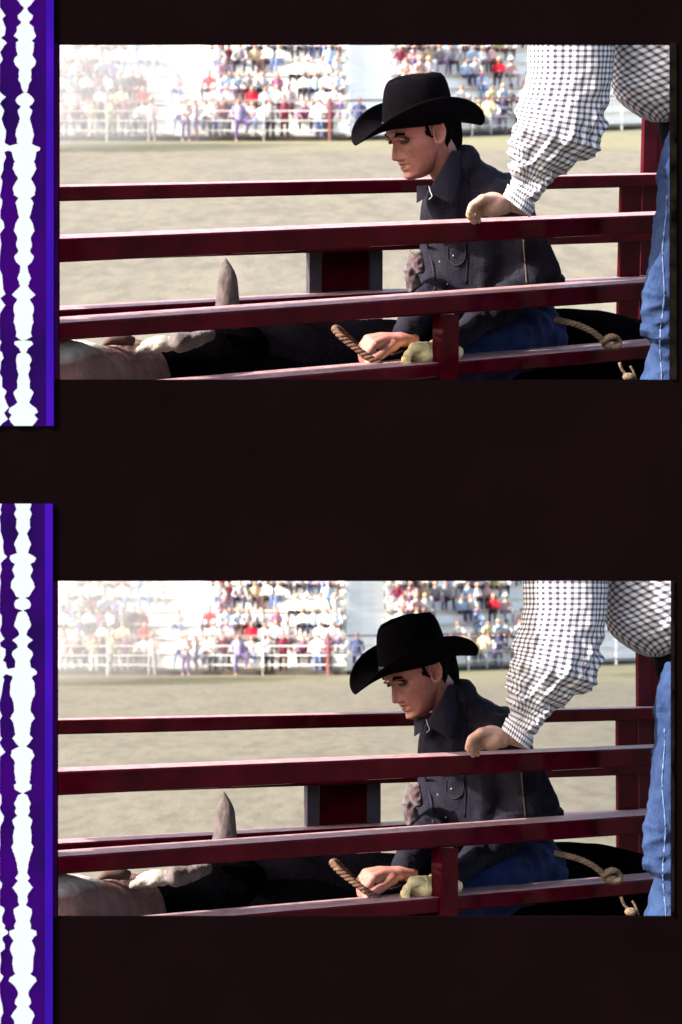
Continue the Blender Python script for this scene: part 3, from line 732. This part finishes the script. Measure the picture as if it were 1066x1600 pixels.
g = G(); q = [surf(817 + (y - 370) * .09, y, lift=.001) for y in range(368, 438, 4)]; g.loft(q, [.0028] * len(q), 6); g.build('seam', M_SEAM, rd, True)
g = G(); q = [surf(728 + math.sin(y * .05) * 2, y, lift=0) for y in range(262, 440, 6)]; g.loft(q, [.0035] * len(q), 6); g.build('seam', M_JACK, rd, True)
g = G(); q = [surf(735 + t * 62, 292 + 14 * t, lift=0) for t in np.linspace(0, 1, 14)]; g.loft(q, [.003] * len(q), 6); g.build('seam', M_JACK2, rd, True)
for x, y in ((687, 402), (708, 393), (699, 448 - 11)):
    G().ball(surf(x, y, lift=.001), .0030, 10, 6).build('snap', M_SNAP, rd, True)
g = G(); q = [surf(x, y, lift=.001) for x, y in [(661, 335), (664, 348), (668, 380), (676, 410), (680, 446)]]; g.loft(spline(q, 4), [.004] * 17, 6); g.build('placket', M_JACK2, rd, True)
g = G()
q = [surf(x, y, lift=.002) for x, y in [(700, 378), (724, 374), (726, 398), (713, 408), (701, 398), (700, 378)]]; g.loft(spline(q, 5), [.002] * 26, 6); g.build('pocket', M_JACK2, rd, True)
# bunched cloth at the chest
g = G(); g.limb([P(646, 396, 6.5), P(642, 416, 6.5), P(645, 438, 6.5)], [.018, .021, .024], 12, (0, 1, 0)); g.limb([P(654, 392, 6.48), P(656, 412, 6.48)], [.015, .018], 10, (0, 1, 0)); g.fuse(.004, 2).wrinkle(.005, 38)
cl = mk('kerchief', g.V, g.F, mat('grey_red_cloth', (.04, .016, .02), .9, .1, var=.5, vscale=26, col2=(.10, .09, .10)), rd, True)
g = G(); g.loft(spline([P(654, 392, 6.47), P(646, 390, 6.47), P(639, 383, 6.47)], 4), [.0015] * 9, 6); g.build('thread', M_ROPE, rd, True)
# jeans
g = G()
g.limb([P(830, 520, 6.55), P(780, 540, 6.40), P(712, 572, 6.30)], [(.11, .105), (.1, .092), (.072, .07)], 22)
g.limb([P(712, 572, 6.30), P(728, 650, 6.32), P(740, 715, 6.34)], [.068, .058, .05], 16, (0, 1, 0))
g.limb([P(820, 525, 6.55), P(770, 560, 6.68), P(715, 600, 6.74)], [.1, .09, .07], 18)
g.limb([P(715, 600, 6.74), P(725, 710, 6.74)], [.066, .05], 14, (0, 1, 0))
g.ball(P(828, 524, 6.58), (.12, .14, .11))
g.fuse(.009, 5); g.wrinkle(.012, 11, (1, 1, 1), 5, where=lambda v: 1)
g.build('jeans', M_JEAN, rd, True)
for x, D in ((744, 6.34), (730, 6.74)):
    g = G(); a = P(x, 715, D); g.limb([a, a - Vector((0, 0, .045)), a + Vector((-.10, -.03, -.075))], [.05, .045, .035], 12); g.fuse(.01, 3); g.build('boot', M_BELT, rd, True)

def hand(root, w, k, up, spread, fl, name, m, curl=1.0, sc=1.0, voxel=.0035, wr=.0, palm=(.032, .034, .026)):
    """fist: w wrist, k centre of the knuckle row, spread = vector along the knuckle row (index to little), fl = direction the fingers drop"""
    g = G(); w, k = Vector(w), Vector(k); sp = Vector(spread).normalized(); fl = Vector(fl).normalized(); fw = (k - w).normalized(); up = Vector(up).normalized()
    for i, o in enumerate((-.033, -.011, .011, .032)):
        kk = k + sp * o * sc - up * (abs(i - 1.3) * .003 * sc)
        g.limb([w + sp * o * .45 * sc, w.lerp(kk, .55) + up * .004 * sc, kk], [(.016 * sc, .015 * sc), (.0145 * sc, .014 * sc), (.0115 * sc, .0115 * sc)], 12)
        Ls = (.036, .041, .038, .030)[i] * sc
        p1 = kk + (fw * .45 + fl * .75).normalized() * Ls; p2 = p1 + (fl * 1.0 - fw * .45 * curl).normalized() * Ls * .62; p3 = p2 + (fl * .3 - fw * curl).normalized() * Ls * .5
        g.limb([kk, p1, p2, p3], [.0108 * sc, .0098 * sc, .0088 * sc, .0075 * sc], 12)
    b = w.lerp(k, .3) - sp * .026 * sc + fl * .008 * sc
    c = w.lerp(k, .75) - sp * .045 * sc + fl * .03 * sc
    g.limb([b, c, c + (fw * .8 + fl * .5).normalized() * .03 * sc, c + (fw * .7 + fl * .7).normalized() * .05 * sc], [.016 * sc, .0125 * sc, .0105 * sc, .0085 * sc], 12)
    g.limb([w - fw * .04 * sc, w], [(.024 * sc, .02 * sc), (.024 * sc, .019 * sc)], 16)
    g.ball(w.lerp(k, .62) + fl * .014 * sc, Vector(palm) * sc, 16, 12); g.ball(w.lerp(k, .3) + fl * .010 * sc, Vector((.03, .03, .024)) * sc, 16, 12)
    g.fuse(voxel, 4)
    if wr: g.wrinkle(wr, 45)
    return g.build(name, m, root, True)
hand(rd, P(622, 524, 6.16), P(580, 524, 6.10), (0, 0, 1), (-.25, .9, .1), (-.25, -.25, -.9), 'hand', M_SKIN, 1.0, 1.15)
hand(rd, P(688, 541, 6.12), P(648, 535, 6.08), (0, 0, 1), (-.1, -.9, .2), (-.15, -.2, -1), 'glove', M_GLOVE, .9, 1.2, .0035, .003)
g = G(); g.loft([P(700, 536, 6.15), P(690, 541, 6.13), P(674, 541, 6.10)], [(.036, .03), (.034, .03), (.027, .025)], 20, (0, 1, 0)); 
g.fuse(.005, 1); g.wrinkle(.008, 50); g.build('glove_cuff', M_GLOVE, rd, True)
G().loft(spline([P(630, 541, 6.17), P(622, 545, 6.17), P(611, 548, 6.17)], 4), [.003] * 9, 6).build('glove_strap', M_ROPE, rd, True)

# ================================================================ THE LEANING MAN
lm = thing('person', 'leaning man in gingham shirt and jeans with his hand on rail, {f} film frame', 'person', P(1060, 0, 6.0)); lm.location.z = DECKZ
def shirt_loft(rows, nseg, dens, amp, uvang=0, us=66, vs=66, flat=.8, seed=0, cuff=None):
    """rows: (y, xl, xr, D, tilt) in photo pixels; returns arrays with uv"""
    V = []; UV = []; ys = [r[0] for r in rows]; T = len(rows) - 1
    n = 110; acc = 0; pc = None
    for i in range(nseg + 1):
        t = T * i / nseg; j = min(int(t), T - 1); f_ = t - j
        f_ = f_ * f_ * (3 - 2 * f_) * .35 + f_ * .65
        r = [a * (1 - f_) + b * f_ for a, b in zip(rows[j], rows[j + 1])]
        y, xl, xr, D, tl = r; c = P((xl + xr) / 2, y, D); hw = (xr - xl) / 2 / F * D
        if pc is not None: acc += (c - pc).length
        pc = c; ax = Vector((math.cos(R(tl)), 0, -math.sin(R(tl))))
        for k in range(n):
            a = 2 * math.pi * k / n
            nrm = ax * math.cos(a) + Vector((0, 1, 0)) * math.sin(a) * flat
            q = c + nrm * hw
            s1 = noise.noise(Vector((a_c(a, 0) * 2.2 + seed, a_c(a, 1) * 2.2, acc * 9)))
            w = amp(y, a); d = 0
            e1 = (q.x - q.z) * .7; e2 = (q.x + q.z) * .7
            n1 = noise.noise(Vector((e1 * 26 + seed, e2 * 6, q.y * 7))); n2 = noise.noise(Vector((e2 * 30 + seed * 3, e1 * 8, q.y * 9)))
            d += w * .015 * (.55 - 2.2 * abs(n1)) + w * .008 * (.5 - 2.2 * abs(n2)) + .006 * noise.noise(Vector((q.x * 22 + seed, q.y * 22, q.z * 3)))
            d += .004 * s1
            q = q + nrm.normalized() * d
            V.append(tuple(q)); u = (a * .085) * us; v = acc * vs
            ca, sa = math.cos(uvang), math.sin(uvang); UV.append((u * ca - v * sa, u * sa + v * ca))
    Fc = []
    for i in range(nseg):
        for k in range(n):
            a = i * n + k; b = i * n + (k + 1) % n; Fc.append((a, b, b + n, a + n))
    return V, Fc, UV
def a_c(a, k): return math.cos(a) if k == 0 else math.sin(a)
arm = [(10, 830, 968, 5.98, 0), (68, 818, 950, 5.97, 0), (110, 819, 949, 5.96, 0), (150, 812, 944, 5.95, 2), (185, 802, 941, 5.94, 8), (212, 797, 934, 5.93, 16), (234, 793, 896, 5.93, 22), (250, 792, 874, 5.93, 24),
       (270, 793, 858, 5.93, 26), (286, 795, 846, 5.94, 26), (299, 786, 838, 5.94, 30)]
V, Fc, UV = shirt_loft(arm, 150, 0, lambda y, a: min(1.5, max(.12, (y - 120) / 70)) * (1 if y < 285 else .6), 0, 68, 68, .72, 1)
sl_ = mk('shirt_sleeve', V, Fc, M_GING, lm, True, UV)
cuff = [(297, 785, 838, 5.94, 36), (306, 782, 838, 5.94, 38), (317, 778, 832, 5.94, 38), (318, 781, 829, 5.94, 38), (310, 784, 829, 5.94, 38)]
V, Fc, UV = shirt_loft(cuff, 24, 0, lambda y, a: .12, 0, 70, 70, .8, 4)
o = mk('cuff', V, Fc, M_GING, lm, True, UV)
tor = [(-70, 960, 1150, 6.1, 0), (20, 950, 1150, 6.1, 0), (68, 947, 1145, 6.1, 0), (110, 945, 1135, 6.1, 0), (140, 947, 1120, 6.1, 4), (160, 957, 1100, 6.1, 6), (174, 975, 1080, 6.1, 6), (183, 995, 1060, 6.1, 4), (188, 1012, 1040, 6.1, 0)]
V, Fc, UV = shirt_loft(tor, 90, 0, lambda y, a: .5, R(40), 68, 68, .75, 7)
o = mk('shirt_body', V, Fc, M_GING, lm, True, UV)
# shoulder yoke joining sleeve and body above the picture
yk = [(-110, 900, 1120, 6.04, 0), (-60, 840, 1150, 6.04, 0), (0, 828, 1130, 6.05, 0), (30, 850, 1100, 6.08, 0), (45, 900, 1060, 6.1, 0)]
V, Fc, UV = shirt_loft(yk, 40, 0, lambda y, a: .3, R(10), 62, 62, .5, 9)
mk('shirt_yoke', V, Fc, M_GING, lm, True, UV)
# pelvis, belt, legs
g = G(); g.limb([P(1080, 182, 6.14), P(1082, 196, 6.12), P(1092, 212, 6.1)], [(.11, .09), (.11, .09), (.1, .09)], 20, (0, 1, 0)); g.fuse(.012, 3)
g.build('belt', M_BELT, lm, True)
rows = [(196, 1044, 1075, 0), (215, 1033, 1078, 0), (245, 1028, 1080, 0), (266, 1024, 1080, .2), (274, 1027, 1080, 1), (283, 1024, 1080, .2), (330, 1020, 1082, 0), (370, 1018, 1083, 0), (410, 1015, 1083, 0), (435, 1010, 1082, .4), (458, 1006, 1080, .6),
        (482, 1006, 1080, .4), (498, 1011, 1080, .8), (508, 1006, 1080, .8), (518, 1009, 1080, .8), (528, 1018, 1080, .6), (550, 1017, 1080, .2), (575, 1011, 1082, .2), (600, 1004, 1086, .2), (660, 1004, 1086, .2), (742, 1006, 1080, 0)]
V = []; n = 72; Fc = []; ns = 180
for i in range(ns + 1):
    t = (len(rows) - 1) * i / ns; j = min(int(t), len(rows) - 2); f_ = t - j; r = [a * (1 - f_) + b * f_ for a, b in zip(rows[j], rows[j + 1])]
    y, xl, xr, w = r; D = 5.97; c = P((xl + xr) / 2, y, D); hw = (xr - xl) / 2 / F * D
    for k in range(n):
        a = 2 * math.pi * k / n; nr = Vector((math.cos(a), math.sin(a) * 1.15, 0)); q = c + nr * hw
        d_ = .005 * 1.3 * (1 - 2.4 * abs(noise.noise(Vector((q.x * 14 + q.z * 12, q.y * 10, q.z * 20 - q.x * 10))))) * (.7 + 1.2 * w) + .0035 * noise.noise(q * 40)
        V.append(tuple(q + nr * d_))
for i in range(ns):
    for k in range(n): a = i * n + k; b = i * n + (k + 1) % n; Fc.append((a, b, b + n, a + n))
Fc.append(tuple(range(n))); Fc.append(tuple(ns * n + k for k in range(n)))
lg = gfix(mk('jeans', V, Fc, M_JEAN2, lm, True))
bv2 = BVHTree.FromPolygons([Vector(v) for v in V], Fc)
q = [surf(1036 + 2.2 * math.sin(y * .045), y, bv2, .0005) for y in range(300, 600, 5)]
G().loft(q, [.0022 + .0008 * math.sin(i * 1.7) for i in range(len(q))], 8).build('side_seam', mat('worn_denim_seam', (.07, .11, .21), .9, var=.4, vscale=40), lm, True)
g = G(); g.limb([P(1130, 200, 6.15), P(1130, 430, 6.15), P(1130, 735, 6.15)], [.1, .085, .06], 16, (0, 1, 0)); g.fuse(.015, 3).wrinkle(.008, 10); g.build('jeans', M_JEAN2, lm, True)
for x, D in ((1045, 5.97), (1130, 6.15)):
    g = G(); a = P(x, 742, D); zf = DECKZ + .04
    g.limb([(a.x, a.y, zf + .05), (a.x, a.y, zf + .01), (a.x - .16, a.y - .04, zf)], [.05, .048, .038], 12); g.fuse(.01, 3); g.build('boot', M_BELT, lm, True)
# hand on the rail
hand(lm, P(797, 313, 5.96), P(758, 303, 5.93), (0, 0, 1), (-.35, -.85, .12), (-.55, .1, -.85), 'hand', M_SKIN2, .5, 1.08, palm=(.036, .036, .032))
# forearm inside the cuff
G().limb([P(818, 290, 5.95), P(796, 310, 5.955)], [.03, .027], 14).build('wrist', M_SKIN2, lm, True)
# head, above the picture
Bm = Matrix.Translation(P(985, -150, 5.95) - lm.location) @ head_matrix(0, 0, 0.0001, R(20), R(25)).to_3x3().to_4x4()
h2 = build_head(lm, Bm, M_SKIN2, True)

# ================================================================ place the two takes of the scene
def children(o): return list(o.children)
def copy_tree(o, parent=None):
    c = o.copy(); COL.objects.link(c)
    if parent: c.parent = parent; c.matrix_parent_inverse = o.matrix_parent_inverse.copy()
    for ch in children(o): copy_tree(ch, c)
    return c
MU = Matrix.Translation((0, 0, CAMZ)) @ Matrix.Rotation(TILT, 4, 'X')
ML = Matrix.Translation((0, 0, CAMZ)) @ Matrix.Rotation(R(3.2 / F * 57.3), 4, 'Z')
pairs = []
for o in list(ROOTS):
    c = copy_tree(o); pairs.append((o, c)); base = o['label']
    o['label'] = base.replace('{f}', 'upper'); c['label'] = base.replace('{f}', 'lower')
def loc_mat(o):
    return Matrix.LocRotScale(o.location, o.rotation_euler, o.scale)
for o, c in pairs:
    m = loc_mat(o)
    o.matrix_world = MU @ m; c.matrix_world = ML @ m
    if c.get('category') == 'person' and c['label'].startswith('rider'):
        for ch in children(c):
            if ch.name.startswith('head'):      # in the second frame he looks further down
                piv = Vector((-.05, 0, -.09))
                ch.matrix_local = HM @ Matrix.Translation(piv) @ Matrix.Rotation(R(7.5), 4, 'Y') @ Matrix.Translation(-piv) @ Matrix.Translation((-.004, 0, -.006))
        c['label'] = c['label'].replace('looking left', 'head bowed')
    if c['label'].startswith('leaning man'): c.location.x += .004

# ground: the lower, level arena runs to the horizon; the upper take stands on its own tilted floor
g = G(); g.V = [(-2500, -200, 0), (2500, -200, 0), (2500, 2600, 0), (-2500, 2600, 0)]; g.F = [(0, 1, 2, 3)]
gr = mk('ground', g.V, g.F, M_DIRT); gr['kind'] = 'structure'
g = G(); y0, y1 = 19, 122
q = [(-.136 * y0, y0), (.158 * y0, y0), (.158 * y1, y1), (-.136 * y1, y1)]
g.boxpts([(x, y, GZ - .25) for x, y in q] + [(x, y, GZ) for x, y in q])
gu = gfix(mk('ground', g.V, g.F, M_DIRT)); gu['kind'] = 'structure'; gu.matrix_world = MU

# ================================================================ THE FILM STRIP standing in front of the two arenas
DP = 4.5
PM = Matrix.Translation((0, 0, CAMZ)) @ Matrix.Rotation(PITCH, 4, 'X')
def Q(x, y, d=0): return Vector(((x - CX) / F * DP, DP + d, (800 - y) / F * DP))
fs = bpy.data.objects.new('film_strip', None); COL.objects.link(fs)
fs['label'] = 'black strip of motion picture film with two picture openings and a purple soundtrack edge'; fs['category'] = 'film strip'
fs.matrix_world = PM @ Matrix.Translation((0, DP, 0))
def fpart(name, V, Fc, m, parent=fs):
    me = bpy.data.meshes.new(name); me.from_pydata([(v[0], v[1] - DP, v[2]) for v in V], [], Fc); me.update(); me.materials.append(m)
    bm = bmesh.new(); bm.from_mesh(me); bmesh.ops.recalc_face_normals(bm, faces=bm.faces); bm.to_mesh(me); bm.free()
    o = bpy.data.objects.new(name, me); COL.objects.link(o); o.parent = parent; return o
def fbox(name, x0, x1, y0, y1, d0, d1, m):
    a, b = Q(x0, y1, d0), Q(x1, y0, d1); g = G(); g.box(a.x, b.x, a.y, b.y, a.z, b.z); return fpart(name, g.V, g.F, m)
M_BASE = mat('black_film_base', (.0024, .0011, .0014), 1, 0, var=.12, vscale=3)
xs = [-160, 90, 92.5, 1047.5, 1049.5, 1250]; ys = [-160, 68.5, 593, 908, 1432.5, 1760]
def solid(i, j):
    if j == 1 and i in (2,): return False
    if j == 3 and i in (1, 2, 3): return False
    return True
V = []; Fc = []; idx = {}
def vid(i, j, s):
    if (i, j, s) not in idx: idx[(i, j, s)] = len(V); V.append(Q(xs[i], ys[j], .012 * s))
    return idx[(i, j, s)]
for i in range(5):
    for j in range(5):
        if not solid(i, j): continue
        Fc.append((vid(i, j, 0), vid(i + 1, j, 0), vid(i + 1, j + 1, 0), vid(i, j + 1, 0))); Fc.append((vid(i, j, 1), vid(i, j + 1, 1), vid(i + 1, j + 1, 1), vid(i + 1, j, 1)))
        for di, dj, a, b in ((-1, 0, (i, j), (i, j + 1)), (1, 0, (i + 1, j), (i + 1, j + 1)), (0, -1, (i, j), (i + 1, j)), (0, 1, (i, j + 1), (i + 1, j + 1))):
            ni, nj = i + di, j + dj
            if not (0 <= ni < 5 and 0 <= nj < 5) or not solid(ni, nj): Fc.append((vid(*a, 0), vid(*b, 0), vid(*b, 1), vid(*a, 1)))
fpart('film_base', V, Fc, M_BASE)
def glow(name, c, c2=None, sc=3):
    m = mat(name, (.001, .0005, .002), 1, 0, emit=lin(*c))
    if c2:
        n = m.node_tree; b = n.nodes['Principled BSDF']; tc = n.nodes.new('ShaderNodeTexCoord'); t = n.nodes.new('ShaderNodeTexNoise'); t.inputs['Scale'].default_value = sc
        n.links.new(tc.outputs['Object'], t.inputs['Vector']); r = n.nodes.new('ShaderNodeValToRGB'); k = 1 / 2 ** EXPO
        r.color_ramp.elements[0].position = .38; r.color_ramp.elements[1].position = .62
        r.color_ramp.elements[0].color = (*[v * k for v in lin(*c)], 1); r.color_ramp.elements[1].color = (*[v * k for v in lin(*c2)], 1)
        n.links.new(t.outputs[0], r.inputs[0]); n.links.new(r.outputs[0], b.inputs['Emission Color'])
    return m
M_PUR = glow('backlit_purple_film', (36, 10, 84), (62, 4, 118), 5)
M_BLUE = glow('backlit_blue_line', (58, 18, 172), (76, 20, 190), 4)
M_WAV = glow('clear_soundtrack', (249, 255, 255))
M_FR = glow('violet_frame_edge', (40, 2, 52), (26, 2, 40), 8)
M_EMU = mat('dark_emulsion_edge', (.004, .0032, .0026), 1, 0, var=.8, vscale=22)
CEN = [[(0,27,55),(8,33,49),(13,38.5,43),(20,34,46),(25,28.5,52),(30,29,51),(35,34,46),(38,33,47),(43,27,53),(50,27,54),(57,22.5,57),(61,28,54),(64,30,50),(68,25.5,54),(80,26.5,53),(87,28.5,51),(91,24,54),(97,22.5,57),(103,25,55),(109,31,49),(118,30,49.5),(127,30,49),(133,33.5,45.5),(140,35,44),(144,37,43),(145,39.5,40.5),(146.5,36,44.5),(152,28,51),(158,25,54),(163,28,51),(167,33.5,46),(173,28.5,51),(180,30,49),(186,32,47),(195,29,50),(203,26,52),(210,25,53.5),(217,27,52),(223,27,51),(225,29,50),(228,18,55),(231,10,63),(235,12,63),(238,19.5,57),(246,21,56),(253,24,53.5),(264,20.5,57.5),(280,29,49),(288,24,53.5),(294,21,56),(305,22.5,55),(310,30,48),(318,25,53),(330,28.5,49.5),(341,30.5,46.5),(350,25,52),(361,22.5,54.5),(372,28,48.5),(383,26,50.5),(393,29.5,47.5),(402,23,53.5),(410,26,50),(416,32.5,43.5),(426,32,45),(435,28,49),(447,32.5,44),(455,25,50),(461,19.5,56),(468,28,47),(476,23,52),(483,22,53.5),(494,24,51),(503,22,53),(512,25,50),(519,26.5,48.5),(526,25.5,50.5),(531,32,42),(532,36.5,38),(533.5,24,50),(538,23,52.5),(545,31,44),(551,34,41),(554,28,46),(562,26,50),(570,27,46.5),(576,27,48),(585,30,44.5),(595,27.5,47.5),(607,28,47),(613,22,53),(620,24,50),(629,28,46),(633,24,50),(638,15.5,57),(644,14,60),(648,19,54),(654.5,15,59.5),(660,18,56),(665.5,23,51)],
 [(787,24,49.5),(791,25,49),(796,26.5,47),(803,23,50),(811,27,47),(824,25.5,48),(834,30.5,42.5),(845,25,47),(851,23,49),(858,26,46),(864,27.5,44),(868,17,52),(872,16,57),(878,19,54),(881,24,48),(890,20,52),(901,24,48),(908,19,52),(917,17.5,55),(925,23,50),(932,26,46),(934,32,40),(938,25,46),(945,23,49),(950,25,47),(953,33,38),(954,36.8,37.8),(957,29,42),(965,26,46),(978,23,49),(985,29,44),(992,31,42),(1000,20,52),(1006,27,44),(1011,29,43),(1017,21,50),(1023,19.5,52),(1033,25,47),(1043,24,49),(1045,14,54),(1049,8,58),(1053,10,58),(1056,20,52),(1060,20.5,50),(1066,17.5,54),(1084,16.5,55),(1098,22,49.5),(1110,23,48),(1122,17,55),(1130,22,49),(1148,24.5,47),(1153,20,52),(1160,25,47),(1166,31,41),(1172,19,51),(1180,17.5,54.5),(1190,24,49),(1205,23,49),(1224,26,46.5),(1226,22.5,50),(1233,24,49),(1237,31,40),(1239,36,37),(1242,29,43),(1256,23,48.5),(1262,26,46),(1269,24,47),(1274,28,44),(1281,20,51),(1293,24,48),(1305,21,50),(1316,22,49),(1323,18.5,53),(1340,25,47),(1364,29.5,43),(1371,24.5,47.5),(1376,29,43.5),(1386,20,52),(1395,27,45),(1400,29,43),(1408,29,44),(1414,31,41),(1420,22,50),(1427,22.5,50.5),(1439,26,47),(1446,23,49),(1451,24,48.5),(1454,15.5,57),(1460,15.5,58),(1463,18,54),(1469,22,50),(1474,19,52),(1484,16.5,55.5),(1494,21,53),(1505,20,52.5),(1518,23,51),(1521,25,47.5),(1527,16,56),(1532,14.5,58),(1540,24,51),(1547,28,46),(1553,29,45),(1560,25.5,48),(1567,24,49),(1572,28,45),(1580,22,52),(1587,18,54.5),(1594,23,51),(1603,25,48),(1650,20,55),(1700,28,46)]]
LFT = [[(0,0),(12,0),(20,6),(25,9),(30,4),(38,7),(44,9.5),(55,8),(60,2),(65,9),(68,11.5),(72,7),(77,4),(82,.5),(88,3),(93,4.5),(98,2),(101,0),(143,0),(148,4),(152,10),(158,3),(163,.5),(168,4),(173,7),(180,5),(186,3),(196,6),(205,10),(215,9),(222,8),(225,9),(228,15),(231,18),(235,16),(238,7),(246,10),(256,6),(266,6),(277,1),(283,4),(290,3.5),(298,2),(308,0),(313,4),(320,4),(330,1),(341,1),(347,6),(356,7.5),(362,3),(366,0),(382,2.5),(392,1),(410,0),(420,0),(430,4),(445,5),(452,6),(460,9),(466,1),(470,4),(477,9),(483,5),(490,1),(500,0),(530,0),(533,2),(536,3),(540,1),(548,0),(551,4),(560,6),(565,2),(570,2),(577,1),(583,0),(590,4),(605,4),(610,10),(613,11),(620,7),(630,11),(637,15),(645,7),(650,10),(655,13),(662,4),(665.5,1)],
 [(787,3),(792,2.5),(796,1),(802,2.5),(808,0),(820,1),(830,1),(845,6),(855,5),(865,7),(870,12),(875,6),(880,2),(890,3),(900,0),(910,2),(925,0),(957,0),(962,3),(975,3.5),(985,0),(993,4),(998,7.5),(1004,1),(1010,2),(1014,9),(1024,9),(1032,5),(1035,10),(1042,11),(1047,15),(1051,15),(1054,8),(1058,5),(1062,7),(1070,5),(1085,3),(1098,0),(1110,0),(1118,4),(1126,0),(1150,1),(1153,4),(1160,0),(1166,3),(1175,9),(1182,1),(1190,0),(1238,0),(1243,3),(1255,3),(1262,0),(1268,2.5),(1275,7),(1282,6),(1290,1.5),(1300,0),(1320,1),(1330,0),(1375,0),(1380,4),(1386,3),(1390,0),(1414,0),(1418,7),(1422,8),(1432,4),(1440,4),(1446,9),(1450,7),(1455,13),(1458,13),(1463,5),(1468,4),(1475,8),(1482,8),(1488,1),(1500,2),(1512,1),(1520,1),(1525,6),(1530,4),(1536,0),(1550,0),(1560,2),(1570,4),(1582,6),(1590,2),(1603,2),(1650,6),(1700,1)]]
def ribbon(rows, d0=-.006, d1=-.0035):
    V = []; Fc = []; n = len(rows)
    for y, a, b in rows: V += [Q(a, y, d0), Q(b, y, d0), Q(b, y, d1), Q(a, y, d1)]
    for i in range(n - 1):
        for k in range(4): Fc.append((4 * i + k, 4 * i + (k + 1) % 4, 4 * i + 4 + (k + 1) % 4, 4 * i + 4 + k))
    Fc += [(0, 1, 2, 3), (4 * n - 4, 4 * n - 3, 4 * n - 2, 4 * n - 1)]; return V, Fc
def refine(rows, seed):
    random.seed(seed); out = []
    for a, b in zip(rows, rows[1:]):
        k = max(1, int((b[0] - a[0]) / 3))
        for i in range(k):
            t = i / k; j = random.uniform(-.6, .6) if i else 0
            out.append((a[0] + (b[0] - a[0]) * t, a[1] + (b[1] - a[1]) * t - j, a[2] + (b[2] - a[2]) * t + j))
    out.append(rows[-1]); return out
for s, (y0, y1) in enumerate(((-150, 666), (787, 1700))):
    fbox('soundtrack_band', -150, 83.5 if s == 0 else 82.5, y0, y1, -.003, -.001, M_PUR)
    fbox('blue_edge_line', 73 if s == 0 else 71, 84.5 if s == 0 else 83, y0, y1 - (1 if s == 0 else 0), -.0055, -.0035, M_BLUE)
    rows = CEN[s]
    if s == 0: rows = [(-140, 25, 55), (-70, 33, 47)] + rows
    V, Fc = ribbon(refine(rows, 5 + s)); fpart('sound_waveform', V, Fc, M_WAV)
    lr = [(y, -30, x) for y, x in LFT[s]]
    if s == 0: lr = [(-140, -30, 4)] + lr
    lr = [(y, a, b + random.uniform(-.4, .4)) for y, a, b in lr]
    V, Fc = ribbon(lr, -.0062, -.0036); fpart('sound_waveform', V, Fc, M_WAV)
fbox('frame_edge', 85.5, 92, 68.5, 592, -.003, -.001, M_FR); fbox('frame_edge', 84, 89.5, 909, 1432, -.003, -.001, M_FR)
fbox('emulsion_edge', 1048, 1057, 67, 593, -.003, -.001, M_EMU); fbox('emulsion_edge', 1050, 1053.5, 908, 1432, -.003, -.001, M_EMU)
SC.render.film_transparent = False
